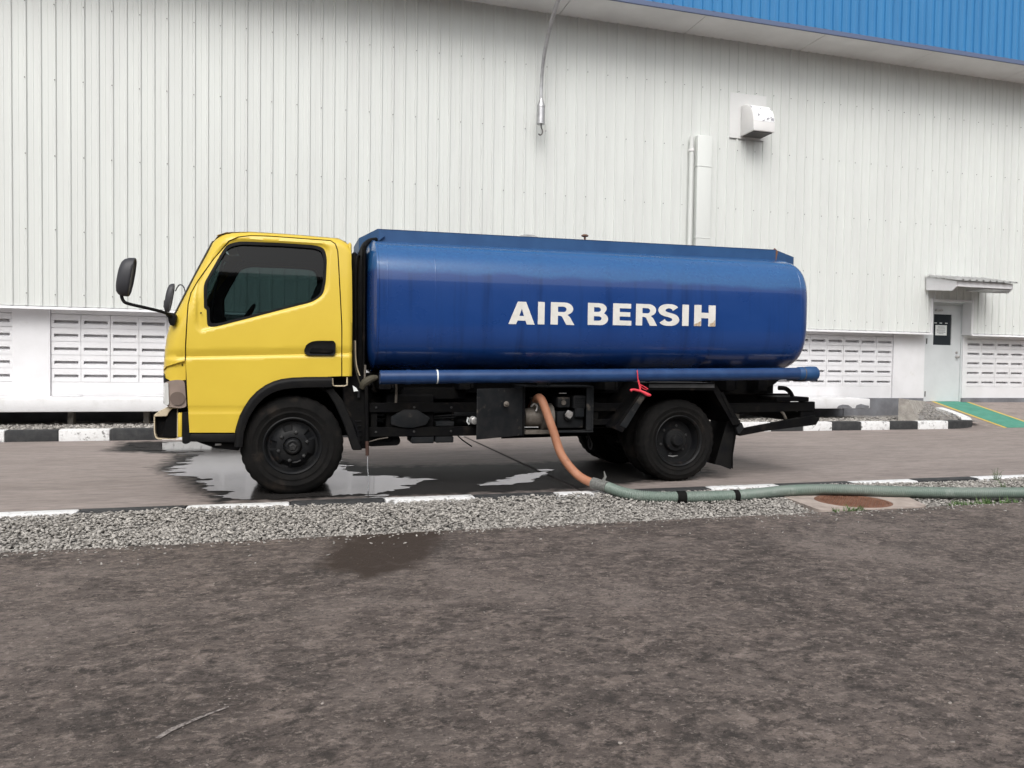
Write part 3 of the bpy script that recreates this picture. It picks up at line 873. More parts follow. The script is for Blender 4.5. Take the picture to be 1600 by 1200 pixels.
# hanging wire rope with weight and hook
hk = empty('hanging_weight', (3.9, 11.95, 4.7)); tag(hk, 'silver weight with a small hook hanging from a curved grey pipe before the cladding', 'hook')
P = [(4.10, 11.28, 7.3), (4.06, 11.34, 6.98), (3.985, 11.5, 6.66), (3.93, 11.68, 6.33), (3.895, 11.82, 5.95), (3.89, 11.9, 5.62), (3.893, 11.92, 5.3)]
MB().tube(P, [.038, .037, .036, .034, .030, .027, .025], 10, sub=6).build('pipe', MT['galv'], hk)
MB().lathe([(.022, .42), (.03, .40), (.062, .31), (.068, .29), (.068, .27), (.064, .265), (.064, .03), (.07, .025), (.07, 0), (.03, -.004)], (3.895, 11.92, 4.93), 'z', 20).build('weight', MT['galv'], hk)
MB().tube([(3.9, 11.92, 4.93), (3.905, 11.92, 4.88), (3.925, 11.92, 4.83), (3.92, 11.92, 4.78), (3.885, 11.92, 4.755), (3.86, 11.92, 4.775)], .011, 8, sub=4).build('hook', MT['metal_dark'], hk)

# ledge with posts along the wall
ld = empty('concrete_ledge', (0, 11.6, .3)); tag(ld, 'low white painted concrete ledge running along the foot of the warehouse wall', 'ledge')
MB().box(-9, 10.22, 11.6, YM - .034, .31, .488, .014, 2).build('slab', MT['ledge'], ld)
for k in range(-6, 13):
    xx = -2.93 + .965 * k
    MB().box(xx - .035, xx + .035, 11.95, 12.1, .1, .308).build('post', MT['rough_concrete'], ld, smooth=0)
for k in range(-3, 7):
    xx = -3.05 + 1.1 * k
    MB().box(xx - .18, xx + .18, 12.2, YM - .036, .489, .502, .004).build('capping', MT['ledge'], ld)

for pts_ in ([(9.50, .318), (9.53, .36), (9.62, .385), (9.74, .375), (9.80, .34), (9.83, .318)], [(9.90, .318), (9.92, .37), (10.02, .395), (10.12, .37), (10.20, .36), (10.19, .318)]):
    MB().prism(pts_, 11.5965, 11.602, 'y').build('bare_patch', MT['plinth'], ld, smooth=0)

# verge between far kerb and wall
ver = MB().grid(lin(-20, 12.05, .25), lin(10.9, 12.45, .12), lambda x, y: (x, y, .115 + .02 * noise.noise(Vector((x * 3, y * 4, 0))))).build('verge', MT['soil']); tagged(ver)
slope = MB()
slope.grid(lin(0, 1, .05), lin(0, 1, .1), lambda s, t: Vector((10.75, 11.35, .13 + .22)).lerp(Vector((12.15, 12.36, .40)), s) * (1 - t) + Vector((10.78, 10.93, .10)).lerp(Vector((11.9, 11.2, .12)), s) * t + Vector((0, 0, .035 * noise.noise(Vector((s * 9, t * 5, 2))))))
tagged(slope.build('soil_slope', MT['soil']))
N = 350
s_, t_ = rng.uniform(0, 1, N), rng.uniform(.05, 1, N)
sx = (10.75 + 1.4 * s_) * (1 - t_) + (10.95 + 1.09 * s_) * t_; sy = (11.35 + 1.01 * s_) * (1 - t_) + (10.93 + .22 * s_) * t_; sz = (.35 + .05 * s_) * (1 - t_) + (.11 + .04 * s_) * t_
tagged(scatter_stones('rubble', sx, sy, sz + .003, rng.uniform(.006, .018, N), MT['stones'], 9), 'stuff')
N = 5000
sx = rng.uniform(-4.5, 11, N); sy = rng.uniform(10.92, 11.9, N)
tagged(scatter_stones('verge_gravel', sx, sy, np.full(N, .122), rng.uniform(.008, .026, N), MT['stones'], 10), 'stuff')
rw = MB()
a0, a1 = Vector((10.48, 11.2)), Vector((12.14, 12.37)); tt = (a1 - a0).normalized(); nn = Vector((tt.y, -tt.x)) * .16
rw.rings([[(a0.x, a0.y, .0), (a0.x, a0.y, .52), ((a0 + nn).x, (a0 + nn).y, .50), ((a0 + nn * 2.4).x, (a0 + nn * 2.4).y, .0)],
          [(a0.lerp(a1, .5).x, a0.lerp(a1, .5).y, 0), (a0.lerp(a1, .5).x, a0.lerp(a1, .5).y, .455), ((a0.lerp(a1, .5) + nn).x, (a0.lerp(a1, .5) + nn).y, .44), ((a0.lerp(a1, .5) + nn * 2).x, (a0.lerp(a1, .5) + nn * 2).y, .0)],
          [(a1.x, a1.y, .0), (a1.x, a1.y, .405), ((a1 + nn * .5).x, (a1 + nn * .5).y, .40), ((a1 + nn).x, (a1 + nn).y, .0)]])
tag(rw.build('ramp_wall', MT['rough_concrete']), 'rough bare concrete stub wall sloping up beside the ramp to the grey door', 'low wall')

# ramp with green walkway
RZ = lambda y: .386 * min(1, max(0, (y - 10.77) / (12.44 - 10.77)))
ramp = MB().grid([12.11, 13, 14, 16, 24], lin(10.765, 12.44, .2), lambda x, y: (x, y, RZ(y) + .001)).build('ramp', MT['road'], smooth=0); tagged(ramp)
fil = MB(); fil.poly([(11.3, 10.764, .0015), (12.112, 10.764, .0015), (12.112, 11.75, RZ(11.75) + .0015), (11.95, 11.3, .10), (11.7, 10.95, .03)]); tagged(fil.build('ramp_edge', MT['road'], smooth=0))
def strip(name, xa, xb, dz, m, y1=12.43, top=0):
    o = MB().grid([xa, (xa + xb) / 2, xb], lin(10.775, y1, .2), lambda x, y: (x, y, RZ(y) + .001 + dz)).build(name, m, smooth=0); return tagged(o)
strip('walkway', 12.52, 13.28, .004, MT['green_path'])
strip('walkway_line', 12.44, 12.515, .004, MT['yellow_line'])
strip('walkway_line', 13.285, 13.36, .004, MT['yellow_line'])

# hall across the yard behind the camera: the photograph shows it mirrored in the tank and the door glass
oh = empty('opposite_hall', (0, -20, 0)); tagged(oh)
MB().box(-70, 70, -32, -20, -.1, 8.6).build('wall', mat('hall_wall', (.16, .165, .17), (.12, .12, .125), scale=.4, rough=.8), oh, smooth=0)
MB().prism([(-32.6, 8.61), (-19.4, 8.61), (-19.4, 8.9), (-26, 9.6), (-32.6, 8.9)], -71, 71, 'x').build('roof', MT['zinc_sheet'], oh, smooth=0)

# ================================================================== TANKER TRUCK
TY = 6.35                  # near wheel plane
TW = 1.72                  # body width
TC = TY + TW / 2           # centre line
mirr = lambda y: 2 * TC - y
trk = empty('tanker_truck', (1.7, TC, 0))
tag(trk, 'yellow cab tanker truck with a blue water tank lettered AIR BERSIH', 'truck')

# ---- cab skin
FZ = [(.40, -.925), (.70, -.94), (.96, -.94), (1.13, -.931), (1.25, -.915), (1.33, -.898), (1.41, -.862), (1.716, -.722), (2.0, -.588), (2.05, -.56), (2.078, -.51), (2.095, -.42)]
xf = lambda z: np.interp(z, [a for a, b in FZ], [b for a, b in FZ])
ZX = [(-.55, 2.055), (-.48, 2.083), (-.30, 2.097), (0, 2.096), (.38, 2.085), (.44, 2.06), (.47, 2.03)]
zt = lambda x: np.interp(x, [a for a, b in ZX], [b for a, b in ZX])
EMB = rounded([(-.698, 1.34), (-.66, 1.282), (.20, 1.535), (.300, 1.64), (.312, 1.99), (.262, 2.026), (-.44, 2.03), (-.56, 1.93), (-.70, 1.66)], .09)
def yside(x, z):
    x = np.asarray(x, float); z = np.asarray(z, float)
    y = np.full(x.shape, 6.33)
    y += .06 * (np.clip(z - 1.15, 0, 2) / .9) ** 1.6
    y += .012 * np.clip((.75 - z) / .3, 0, 1)
    d = z - (1.099 + .045 * (x + .718) / 1.2)
    y += np.where((d > 0) & (d < .055), .016 * (1 - d / .055), 0) + np.where((d <= 0) & (d > -.022), .016 * (1 + d / .022), 0)
    d = z - .682
    m = x < .0
    y += np.where(m & (d > 0) & (d < .03), .010 * (1 - d / .03), 0) + np.where(m & (d <= 0) & (d > -.02), .010 * (1 + d / .02), 0)
    s = sdf(np.c_[x.ravel(), z.ravel()], EMB).reshape(x.shape)
    t = np.clip((s + .0) / .022, 0, 1)
    y += .016 * t * t * (3 - 2 * t)
    r = .14
    dx = np.clip(x - xf(z), 0, r)
    y += r - np.sqrt(np.clip(r * r - (r - dx) ** 2, 0, None))
    r = .075
    dz = np.clip(zt(x) - z, 0, r)
    y += r - np.sqrt(np.clip(r * r - (r - dz) ** 2, 0, None))
    r = .03
    dx = np.clip(.492 - x, 0, r)
    y += r - np.sqrt(np.clip(r * r - (r - dx) ** 2, 0, None))
    return y
CREASE = [[(-.95, 1.099 + .045 * (-.95 + .718) / 1.2 + d), (.50, 1.099 + .045 * (.50 + .718) / 1.2 + d), (.501, 1.099 + .045 * (.50 + .718) / 1.2 + d)] for d in (.056, .027, 0, -.011, -.023)] + \
         [[(-.80, .682 + d), (-.30, .682 + d), (-.299, .682 + d)] for d in (.031, 0, -.021)]
EROWS = [[(p[0] + (-.2 - p[0]) * k, p[1] + (1.67 - p[1]) * k * 1.35) for p in EMB] for k in (0, .022, .046)]
DOOR_TOP = [(.404, .957), (.402, 1.36), (.380, 1.77), (.368, 1.97), (.350, 2.025), (.315, 2.05), (-.16, 2.058), (-.30, 2.053), (-.39, 2.035), (-.455, 2.0), (-.565, 1.86), (-.68, 1.68), (-.727, 1.59), (-.745, 1.5), (-.758, 1.206), (-.762, 1.064)]
ARCH = [(-.40, .508), (-.392, .55), (-.366, .64), (-.33, .712), (-.292, .772), (-.24, .83), (-.179, .876), (-.12, .906), (-.06, .925), (.02, .937), (.14, .943), (.28, .945), (.30, .953)]
DOOR = DOOR_TOP + [(-.748, .75), (-.736, .512)] + ARCH
WIN = rounded([(-.634, 1.66), (-.630, 1.478), (-.612, 1.468), (-.606, 1.34), (-.55, 1.338), (.17, 1.553), (.252, 1.612), (.274, 1.72), (.282, 1.90), (.262, 1.985), (.19, 2.003), (-.06, 2.006), (-.38, 2.002), (-.47, 1.972), (-.52, 1.885)], .035, 3)
def off(poly, d):
    out = []
    for i, p in enumerate(poly):
        a = Vector(poly[max(i - 1, 0)]); b = Vector(poly[min(i + 1, len(poly) - 1)]); t = (b - a).normalized()
        out.append((p[0] + t.y * d, p[1] - t.x * d))
    return out
inner = off(DOOR_TOP, .009)
zs = [1.066, 1.12, 1.2, 1.28, 1.34, 1.41, 1.55, 1.7, 1.85, 1.97, 2.03, 2.055]
BODY = [(-.86, 1.035), (-.91, 1.018), (float(xf(1.0)), .985)] + [(float(xf(z)), z) for z in zs] + [(x, float(zt(x))) for x in (-.5, -.44, -.38, -.30, -.2, -.1, 0, .1, .2, .3, .38, .42, .45)] + [(.478, 1.98), (.486, 1.77), (.492, 1.3), (.492, .957)] + inner
cab = sheet(BODY, [], .02, lambda u, v: np.c_[u, yside(u, v), v], thick=(0, .02, 0), rows=CREASE).build('cab_body', MT['yellow'], trk, smooth=50)
def mirror_obj(o, name=None, parent=None):
    me = o.data.copy()
    for v in me.vertices: v.co.y = 2 * TC - v.co.y
    me.flip_normals()
    c = bpy.data.objects.new(name or o.name.split('.')[0], me)
    COL.objects.link(c); attach(c, parent or o.parent)
    return c
mirror_obj(cab, 'cab_side')
drm = sheet(DOOR, [WIN], .02, lambda u, v: np.c_[u, yside(u, v), v], thick=(0, .03, 0), rows=CREASE + EROWS).build('cab_door', MT['yellow'], trk, smooth=50)
drf = mirror_obj(drm)
# black liner behind the shut lines, window rubber, glass
LINER = off(DOOR_TOP, .03) + [(-.76, .75), (-.74, .50), (-.41, .50)] + [(p[0] + .0, p[1] - .012) for p in ARCH[1:]]
ln_ = sheet(LINER, [WIN], .04, lambda u, v: np.c_[u, yside(u, v) + .028, v]).build('door_liner', MT['interior'], trk)
mirror_obj(ln_)
win_in = [(.5 * 0 + p[0] + (-.175 - p[0]) * .035, p[1] + (1.68 - p[1]) * .055) for p in WIN]
rb = sheet([(p[0] + (p[0] + .175) * .012, p[1] + (p[1] - 1.68) * .02) for p in WIN], [win_in], .03, lambda u, v: np.c_[u, yside(u, v) - .004, v], thick=(0, .03, 0), interior=False).build('window_rubber', MT['black'], drm)
mirror_obj(rb, parent=drf)
gl = sheet(win_in, [], .08, lambda u, v: np.c_[u, 6.372 + .06 * (np.clip(v - 1.15, 0, 2) / .9) ** 1.6, v]).build('door_glass', MT['glass'], drm)
mirror_obj(gl, parent=drf)
# quarter-light divider and inside pillar seen through the window
MB().tube([(-.585, 6.40, 1.36), (-.56, 6.41, 1.62), (-.50, 6.44, 1.86)], .009, 8, sub=3).build('divider_bar', MT['black'], drm)
# handle
HD = rounded([(.112, 1.16), (.128, 1.205), (.17, 1.232), (.22, 1.240), (.34, 1.242), (.357, 1.225), (.357, 1.14), (.345, 1.122), (.15, 1.120), (.118, 1.132)], .012, 2)
hp = sheet(HD, [], .02, lambda u, v: np.c_[u, np.full(len(u), 6.316) + .006 * np.clip(dist_poly(np.c_[u, v], HD) / .015, 0, 1), v], thick=(0, .02, 0)).build('handle', MT['black'], drm)
mirror_obj(hp, parent=drf)
MB().prism(rounded([(.15, 1.142), (.33, 1.142), (.345, 1.175), (.17, 1.185)], .015, 3), 6.308, 6.324, 'y', .003).build('handle_lever', MT['chassis'], drm)
MB().lathe([(.007, 0), (.006, -.004), (.001, -.005)], (-.655, 6.331 + .006, 1.435), 'y', 8).build('door_screw', MT['black'], drm, smooth=0)

# front, roof and back of the cab
HWc = TW / 2 + .02
def front_pt(t, z, push=0, inset=.138):
    y0 = 6.33 + .06 * (max(0, z - 1.15) / .9) ** 1.6 + inset
    y = y0 + (mirr(y0) - y0) * t
    return (float(xf(z)) - .05 * (1 - (2 * t - 1) ** 2) - push, y, z)
ts = lin(0, 1, .1)
MB().grid(ts, [.90, 1.0, 1.13, 1.25, 1.33, 1.40], lambda t, z: front_pt(t, z)).build('front_panel', MT['yellow'], trk, smooth=60)
MB().grid(ts, [.46, .6, .75, .90], lambda t, z: front_pt(t, z, -.03)).build('grille', MT['black'], trk, smooth=60)
ws = MB().grid(ts, lin(1.405, 2.012, .075), lambda t, z: front_pt(t, z, .004, .13)).build('windscreen', MT['glass'], trk, smooth=60)
for t in (0, 1):
    MB().tube([front_pt(t, z, .006, .135) for z in (1.39, 1.5, 1.7, 1.9, 2.0, 2.012)], .007, 8).build('windscreen_rubber', MT['mirror_grey'], trk)
MB().tube([front_pt(t, 1.40, .008, .135) for t in ts], .014, 8).build('windscreen_rubber', MT['black'], trk)
MB().grid(ts, [2.008, 2.03, 2.05, 2.062], lambda t, z: front_pt(t, z, .0, .132)).build('roof_header', MT['yellow'], trk, smooth=60)
MB().tube([front_pt(t, 2.012, .002, .135) for t in ts], .006, 8).build('windscreen_rubber', MT['black'], trk)
rx = [-.555, -.52, -.48, -.42, -.30, -.1, .1, .3, .38, .44, .47]
MB().grid(rx, ts, lambda x, t: (x, 6.33 + .06 + .072 + t * (TW - 2 * .092) - 0, float(zt(x)) + .02 * (1 - (2 * t - 1) ** 2))).build('roof_panel', MT['yellow'], trk, smooth=60)
MB().box(.455, .486, 6.40, mirr(6.40), .957, 2.05, .02, 2).build('back_panel', MT['yellow'], trk)
# interior
MB().box(-.86, .45, 6.44, mirr(6.44), .93, .98).build('cab_floor', MT['interior'], trk, smooth=0)
MB().box(-.45, .44, 6.46, mirr(6.46), 2.03, 2.055, .01).build('headliner', MT['interior'], trk, smooth=0)
MB().box(.43, .452, 6.46, mirr(6.46), .98, 2.03).build('rear_trim', MT['interior'], trk, smooth=0)
MB().prism([(-.84, .98), (-.84, 1.36), (-.66, 1.42), (-.56, 1.32), (-.58, 1.1), (-.66, .98)], 6.50, mirr(6.50), 'y', .03, 3).build('dashboard', MT['interior'], trk)
for yy in (6.50, 7.36):
    st = MB()
    st.prism([(-.28, 1.08), (.18, 1.06), (.20, 1.22), (-.28, 1.24)], yy, yy + .56, 'y', .05, 3)
    st.prism([(.14, 1.12), (.36, 1.14), (.40, 1.72), (.28, 1.76), (.20, 1.70)], yy + .02, yy + .54, 'y', .05, 3)
    st.prism([(.27, 1.74), (.38, 1.74), (.40, 1.90), (.30, 1.92)], yy + .15, yy + .41, 'y', .04, 3)
    st.build('seat', MT['seat'], trk)
sw = MB(); ring = []
for k in range(25):
    a = 2 * math.pi * k / 24
    ring.append(Vector((-.42, 7.66, 1.42)) + Vector((.10 * math.sin(a), .2 * math.cos(a), .17 * math.sin(a))))
sw.tube(ring, .014, 8, cap=False); sw.tube([(-.62, 7.66, 1.25), (-.42, 7.66, 1.42)], .03, 8)
sw.build('steering_wheel', MT['interior'], trk)

# corner cavity, headlamp
reg = [(float(xf(.92)) + .002, .90), (float(xf(1.0)) + .002, .985), (-.91, 1.018), (-.86, 1.035), (-.765, 1.066), (-.765, .918)]
def corner(name, poly, push, m, th=.03, sp=.018):
    o = sheet(poly, [], sp, lambda u, v: np.c_[u, 6.33 + .14 - np.sqrt(np.clip(.14 ** 2 - (.14 - np.clip(u - xf(v), 0, .14)) ** 2, 0, None)) + push, v], thick=(0, th, 0)).build(name, m, trk, smooth=50)
    mirror_obj(o); return o
corner('lamp_recess', reg, .022, MT['yellow'])
MB().box(-.84, -.775, 6.352, 6.372, 1.015, 1.05, .008, 2).build('recess_bracket', MT['yellow'], trk)
for x, z in ((-.80, 1.02), (-.795, .945)):
    MB().lathe([(.012, 0), (.009, -.006), (.001, -.007)], (x, 6.362, z), 'y', 8).build('recess_hole', MT['black'], trk)
corner('recess_edge', [(-.938, .885), (-.938, .965), (-.927, .962), (-.918, .93), (-.89, .918), (-.875, .905), (-.905, .898)], .012, MT['black'])
hl = rounded([(-.915, .715), (-.937, .80), (-.932, .895), (-.85, .918), (-.772, .918), (-.757, .71), (-.80, .700)], .03, 3)
corner('headlamp', hl, .006, MT['lamp'])
hc = rounded([(-.935, .735), (-.939, .89), (-.890, .897), (-.883, .728), (-.91, .718)], .012, 2)
corner('headlamp_lens', hc, -.006, MT['lamp_clear'])
lb = [(-.862 + .055 * math.cos(a) + .04, .775 + .052 * math.sin(a)) for a in np.linspace(0, 2 * math.pi, 25)[:-1]]
corner('headlamp_bulge', lb, -.004, mat('lamp_dark', (.15, .115, .098), rough=.2, coat=.5))
MB().box(-.86, -.76, 6.46, mirr(6.46), .62, 1.05).build('front_structure', MT['interior'], trk, smooth=0)

# bumper: open-ended pressed channel
o = rounded([(-.84, .70), (-.90, .705), (-.965, .668), (-1.002, .645), (-1.0, .50), (-.985, .455), (-.83, .452), (-.83, .70)], .02, 3)
i_ = [(p[0] + (-.905 - p[0]) * .075, p[1] + (.58 - p[1]) * .055) for p in o]
bm_ = MB()
for (A, B, C_, D_) in zip(o, o[1:] + o[:1], i_[1:] + i_[:1], i_):
    for ya in (6.42, mirr(6.42)):
        bm_.poly([(A[0], ya, A[1]), (B[0], ya, B[1]), (C_[0], ya, C_[1]), (D_[0], ya, D_[1])])
    bm_.poly([(A[0], 6.42, A[1]), (B[0], 6.42, B[1]), (B[0], mirr(6.42), B[1]), (A[0], mirr(6.42), A[1])])
    bm_.poly([(D_[0], 6.42, D_[1]), (C_[0], 6.42, C_[1]), (C_[0], mirr(6.42), C_[1]), (D_[0], mirr(6.42), D_[1])])
bmesh.ops.remove_doubles(bm_.bm, verts=bm_.bm.verts, dist=1e-5); bmesh.ops.recalc_face_normals(bm_.bm, faces=bm_.bm.faces)
bmp = bm_.build('bumper', MT['cream'], trk)
MB().prism([(p[0] + (-.905 - p[0]) * .1, p[1] + (.58 - p[1]) * .08) for p in o], 6.47, mirr(6.47), 'y').build('bumper_core', MT['chassis'], bmp)
MB().prism(rounded([(-.945, .47), (-.83, .47), (-.83, .69), (-.865, .70), (-.90, .67)], .02, 2), 6.425, 6.475, 'y', .004).build('bumper_bracket', MT['chassis'], bmp)
MB().prism(rounded([(-1.002, .642), (-.965, .672), (-.90, .709), (-.84, .704), (-.865, .695), (-.895, .662), (-.905, .634), (-.99, .632)], .006, 2), 6.405, 6.424, 'y', .003).build('bumper_lip', MT['cream'], bmp)
MB().box(-.822, -.792, 6.36, 6.40, .475, .665, .005, 2).build('step_bar', MT['yellow'], trk)
MB().prism(rounded([(-.79, .43), (-.79, .668), (-.742, .672), (-.728, .50), (-.722, .442), (-.76, .42)], .012, 2), 6.345, 6.40, 'y', .004).build('step_guard', MT['black'], trk)
MB().prism(rounded([(-.735, .442), (-.73, .502), (-.398, .498), (-.39, .43)], .01, 2), 6.337, 6.50, 'y', .005, 2).build('sill', MT['black'], trk)
MB().prism([(-.70, .438), (-.55, .38), (-.38, .36), (-.34, .44)], 6.39, 6.9, 'y', .006).build('under_tray', MT['chassis'], trk)
MB().box(-.555, -.51, 6.383, 6.388, .405, .418).build('tray_mark', MT['silver'], trk, smooth=0)

# arch flare and wheel well
fl = MB(); rr = []
pp = [(-.405, .40), (-.401, .45)] + ARCH[:-1] + [(.33, .945)]
for k, p in enumerate(pp):
    a = Vector(pp[max(k - 1, 0)]); b = Vector(pp[min(k + 1, len(pp) - 1)]); t = (b - a).normalized(); n_ = Vector((t.y, -t.x))
    w = .055 + .022 * min(1, k / (len(pp) - 1) * 1.4)
    q = lambda d: (p[0] + n_.x * d, p[1] + n_.y * d)
    s0, s1, s2, s3 = q(-.006), q(.012), q(.03), q(w)
    rr.append([(s0[0], 6.345, s0[1]), (s0[0], 6.318, s0[1]), (s1[0], 6.298, s1[1]), (s2[0], 6.295, s2[1]), (s3[0], 6.302, s3[1]), (s3[0], 6.42, s3[1])])
fl.rings(rr)
flo = fl.build('arch_flare', MT['black'], trk, smooth=50); mirror_obj(flo)
wsd = MB().box(-.50, .62, 6.86, 6.88, .45, .95).build('well_wall', MT['chassis'], trk, smooth=0); mirror_obj(wsd)
MB().box(.28, .62, 6.46, 6.48, .86, .958).build('well_wall', MT['chassis'], trk, smooth=0)
# inner mud guard behind the front wheel
gd = MB(); rr = []
for a in np.linspace(math.radians(165), math.radians(2), 22):
    r = .50 if a > .6 else .50 + .03 * (0.6 - a)
    c_, s_ = math.cos(a), math.sin(a)
    rr.append([(.03 + r * c_, 6.37, .40 + r * s_), (.03 + (r + .02) * c_, 6.37, .40 + (r + .02) * s_), (.03 + (r + .02) * c_, 6.85, .40 + (r + .02) * s_), (.03 + r * c_, 6.85, .40 + r * s_)])
gd.rings(rr)
gdo = gd.build('wheel_well', MT['chassis'], trk, smooth=40); mirror_obj(gdo)
MB().prism([(.28, .85), (.34, .86), (.42, .76), (.50, .58), (.56, .40), (.58, .35), (.50, .35), (.43, .56), (.36, .72)], 6.355, 6.40, 'y', .008).build('mud_guard', MT['black'], trk)
MB().prism([(.42, .90), (.60, .90), (.62, .35), (.54, .35), (.44, .62)], 6.45, 6.9, 'y', .006).build('guard_backing', MT['chassis'], trk)
for z in (.58, .54, .50, .46, .42):
    MB().box(.50, .58, 6.443, 6.452, z - .006, z + .006, .002).build('guard_rib', MT['black'], trk)
# cab rear latch frame
MB().tube([(.335, 6.345, .94), (.34, 6.345, .882), (.36, 6.345, .876), (.43, 6.345, .877), (.452, 6.345, .885), (.452, 6.345, .948)], .006, 6).build('latch_frame', MT['cream'], trk)
MB().prism([(.50, .88), (.53, .86), (.545, .835), (.51, .83), (.505, .85)], 6.38, 6.39, 'y').build('tag', MT['paper'], trk, smooth=0)

# mirrors
def mirror_assembly(sgn, nm):
    Y = lambda y: y if sgn > 0 else mirr(y)
    arm = MB().tube([(-.86, Y(6.33), 1.40), (-.90, Y(6.27), 1.425), (-1.0, Y(6.21), 1.45), (-1.13, Y(6.17), 1.478), (-1.165, Y(6.165), 1.50), (-1.178, Y(6.165), 1.55), (-1.178, Y(6.165), 1.63)], .012, 10, sub=5)
    arm = arm.build('mirror_arm', MT['black'], trk)
    br = MB().prism(rounded([(-.895, 1.435), (-.84, 1.425), (-.826, 1.40), (-.84, 1.335), (-.87, 1.332), (-.884, 1.36)], .008, 2), min(Y(6.32), Y(6.40)), max(Y(6.32), Y(6.40)), 'y', .006, 2)
    br.build('mirror_bracket', MT['black'], arm)
    MB().tube([(-1.178, Y(6.165), 1.575), (-1.178, Y(6.165), 1.645)], [.022, .018], 8).build('mirror_clamp', MT['black'], arm)
    hd = MB(); rr = []
    zc, hh, hw = 1.672, .142, .088
    for (dx, s) in ((-.052, .05), (-.05, .55), (-.042, .78), (-.025, .92), (.0, .985), (.03, 1.0), (.042, .99), (.046, .93), (.036, .9)):
        rg = []
        for k in range(28):
            a = 2 * math.pi * k / 28
            c_, s_ = math.cos(a), math.sin(a)
            ex = 2 / 2.35
            yy = hw * s * math.copysign(abs(c_) ** ex, c_); z2 = hh * s * math.copysign(abs(s_) ** ex, s_)
            xx = -1.148 + dx * (1 if sgn > 0 else .6) + .17 * z2
            rg.append((xx, Y(6.165 + yy * .9 + (0)), zc + z2))
        rr.append(rg)
    hd.rings(rr)
    h = hd.build('mirror_head', MT['mirror_grey'], arm, smooth=50)
    rg = [[(p[0] - .004, p[1], p[2]) for p in rr[-1]]]
    m2 = MB(); m2.poly(rg[0]); m2.build('mirror_face', MT['silver'], arm, smooth=0)
mirror_assembly(1, 'near'); mirror_assembly(-1, 'far')
MB().tube([(-1.09, mirr(6.17), 1.74), (-1.05, mirr(6.2), 1.80), (-1.0, mirr(6.25), 1.77), (-.97, mirr(6.3), 1.62), (-.96, mirr(6.3), 1.45)], .006, 6, sub=5).build('mirror_stay', MT['mirror_grey'], trk)

# ---- wheels
def wheel(name, rear, side, loc):
    """side +1: outer face towards -Y"""
    sg = 1 if side > 0 else -1
    F = lambda prof: [(r, t * sg) for r, t in prof]
    R = .387 if rear else .403
    tp = [(.212, .05), (.214, .03), (.235, .016), (.262, .006), (.268, .001), (.276, .001), (.282, .004), (.308, .0), (.312, -.003), (.320, -.003), (.324, .001), (.35, .006), (R - .022, .022), (R - .005, .042), (R, .06), (R, .105), (R - .009, .107), (R - .009, .115), (R, .117), (R, .16), (R - .005, .175), (R - .025, .195), (.33, .215), (.27, .212), (.225, .19), (.212, .17)]
    seg = 96
    def mod(k, i, r, t):
        if 12 <= k <= 14 and (i % 3 == 0): return r - (.007 if k > 12 else .004), t
        if 20 <= k <= 22 and (i % 3 == 0): return r - .006, t
        if k in (15, 18, 19) and (i % 3 == 0): return r - .004, t
        return r, t
    if rear:
        rp = [(.214, .12), (.232, .018), (.24, .008), (.234, .004), (.222, .014), (.214, .04), (.20, .075), (.195, .115), (.185, .128), (.16, .135), (.115, .137), (.108, .12), (.105, .075), (.098, .065), (.06, .06), (.052, .03), (.045, .022), (.0005, .02)]
        mr = lambda k, i, r, t: (r, t + (.03 * sg if (k == 9 and (i % 12) < 6) else 0))
    else:
        rp = [(.214, .12), (.228, .03), (.232, .014), (.224, .01), (.212, .02), (.205, .045), (.195, .058), (.180, .058), (.170, .040), (.150, .016), (.125, .002), (.105, -.006), (.075, -.008), (.068, .004), (.064, -.02), (.056, -.034), (.045, -.040), (.030, -.036), (.0005, -.034)]
        mr = lambda k, i, r, t: (r, t + ((.022 * sg if (i % 12) in (4, 5, 6, 7) else 0) if k == 8 else (.030 * sg if (i % 12) in (4, 5, 6, 7) else 0) if k == 9 else 0))
    rim = MB().lathe(F(rp), (0, 0, 0), 'y', 60, mr).build('wheel', MT['rim'], trk, loc, smooth=30)
    MB().lathe(F(tp), (0, 0, 0), 'y', seg, mod, cap=False).build('tyre', MT['rubber'], rim, smooth=35)
    nt_ = MB()
    rn, tn = (.135, .125) if rear else (.115, -.006)
    for k in range(6):
        a = 2 * math.pi * (k + .3) / 6
        nt_.lathe(F([(.016, .012), (.016, -.006), (.012, -.014), (.004, -.016)]), (rn * math.cos(a), tn * sg, rn * math.sin(a)), 'y', 6)
    tag(nt_.build('wheel_nuts', MT['rim_dirty'], rim, smooth=0), kind='stuff')
    if not rear:
        MB().lathe(F([(.030, -.037), (.027, -.047), (.012, -.049), (.010, -.044), (.0005, -.044)]), (0, 0, 0), 'y', 14, lambda k, i, r, t: (r * (1 + .15 * math.sin(i * 2.3)), t)).build('hub_cap', MT['rim_dirty'], rim)
        MB().tube([(.0, -.012 * sg, -.13), (.03, -.010 * sg, -.128), (.06, -.004 * sg, -.115)], .006, 6).build('balance_weight', MT['rim_dirty'], rim)
    else:
        MB().tube([(-.05, .118 * sg, -.15), (.0, .118 * sg, -.158), (.05, .118 * sg, -.15)], [.003, .007, .003], 6).build('balance_weight', MT['silver'], rim)
    return rim
wheel('wheel', False, 1, (.03, TY, .392))
wheel('wheel', False, -1, (.03, mirr(TY) - .06, .392))
RXc = 3.475
for y, sd_ in ((TY, 1), (TY + .49, -1), (mirr(TY) - .49, 1), (mirr(TY), -1)):
    wheel('wheel', True, sd_, (RXc, y, .380))

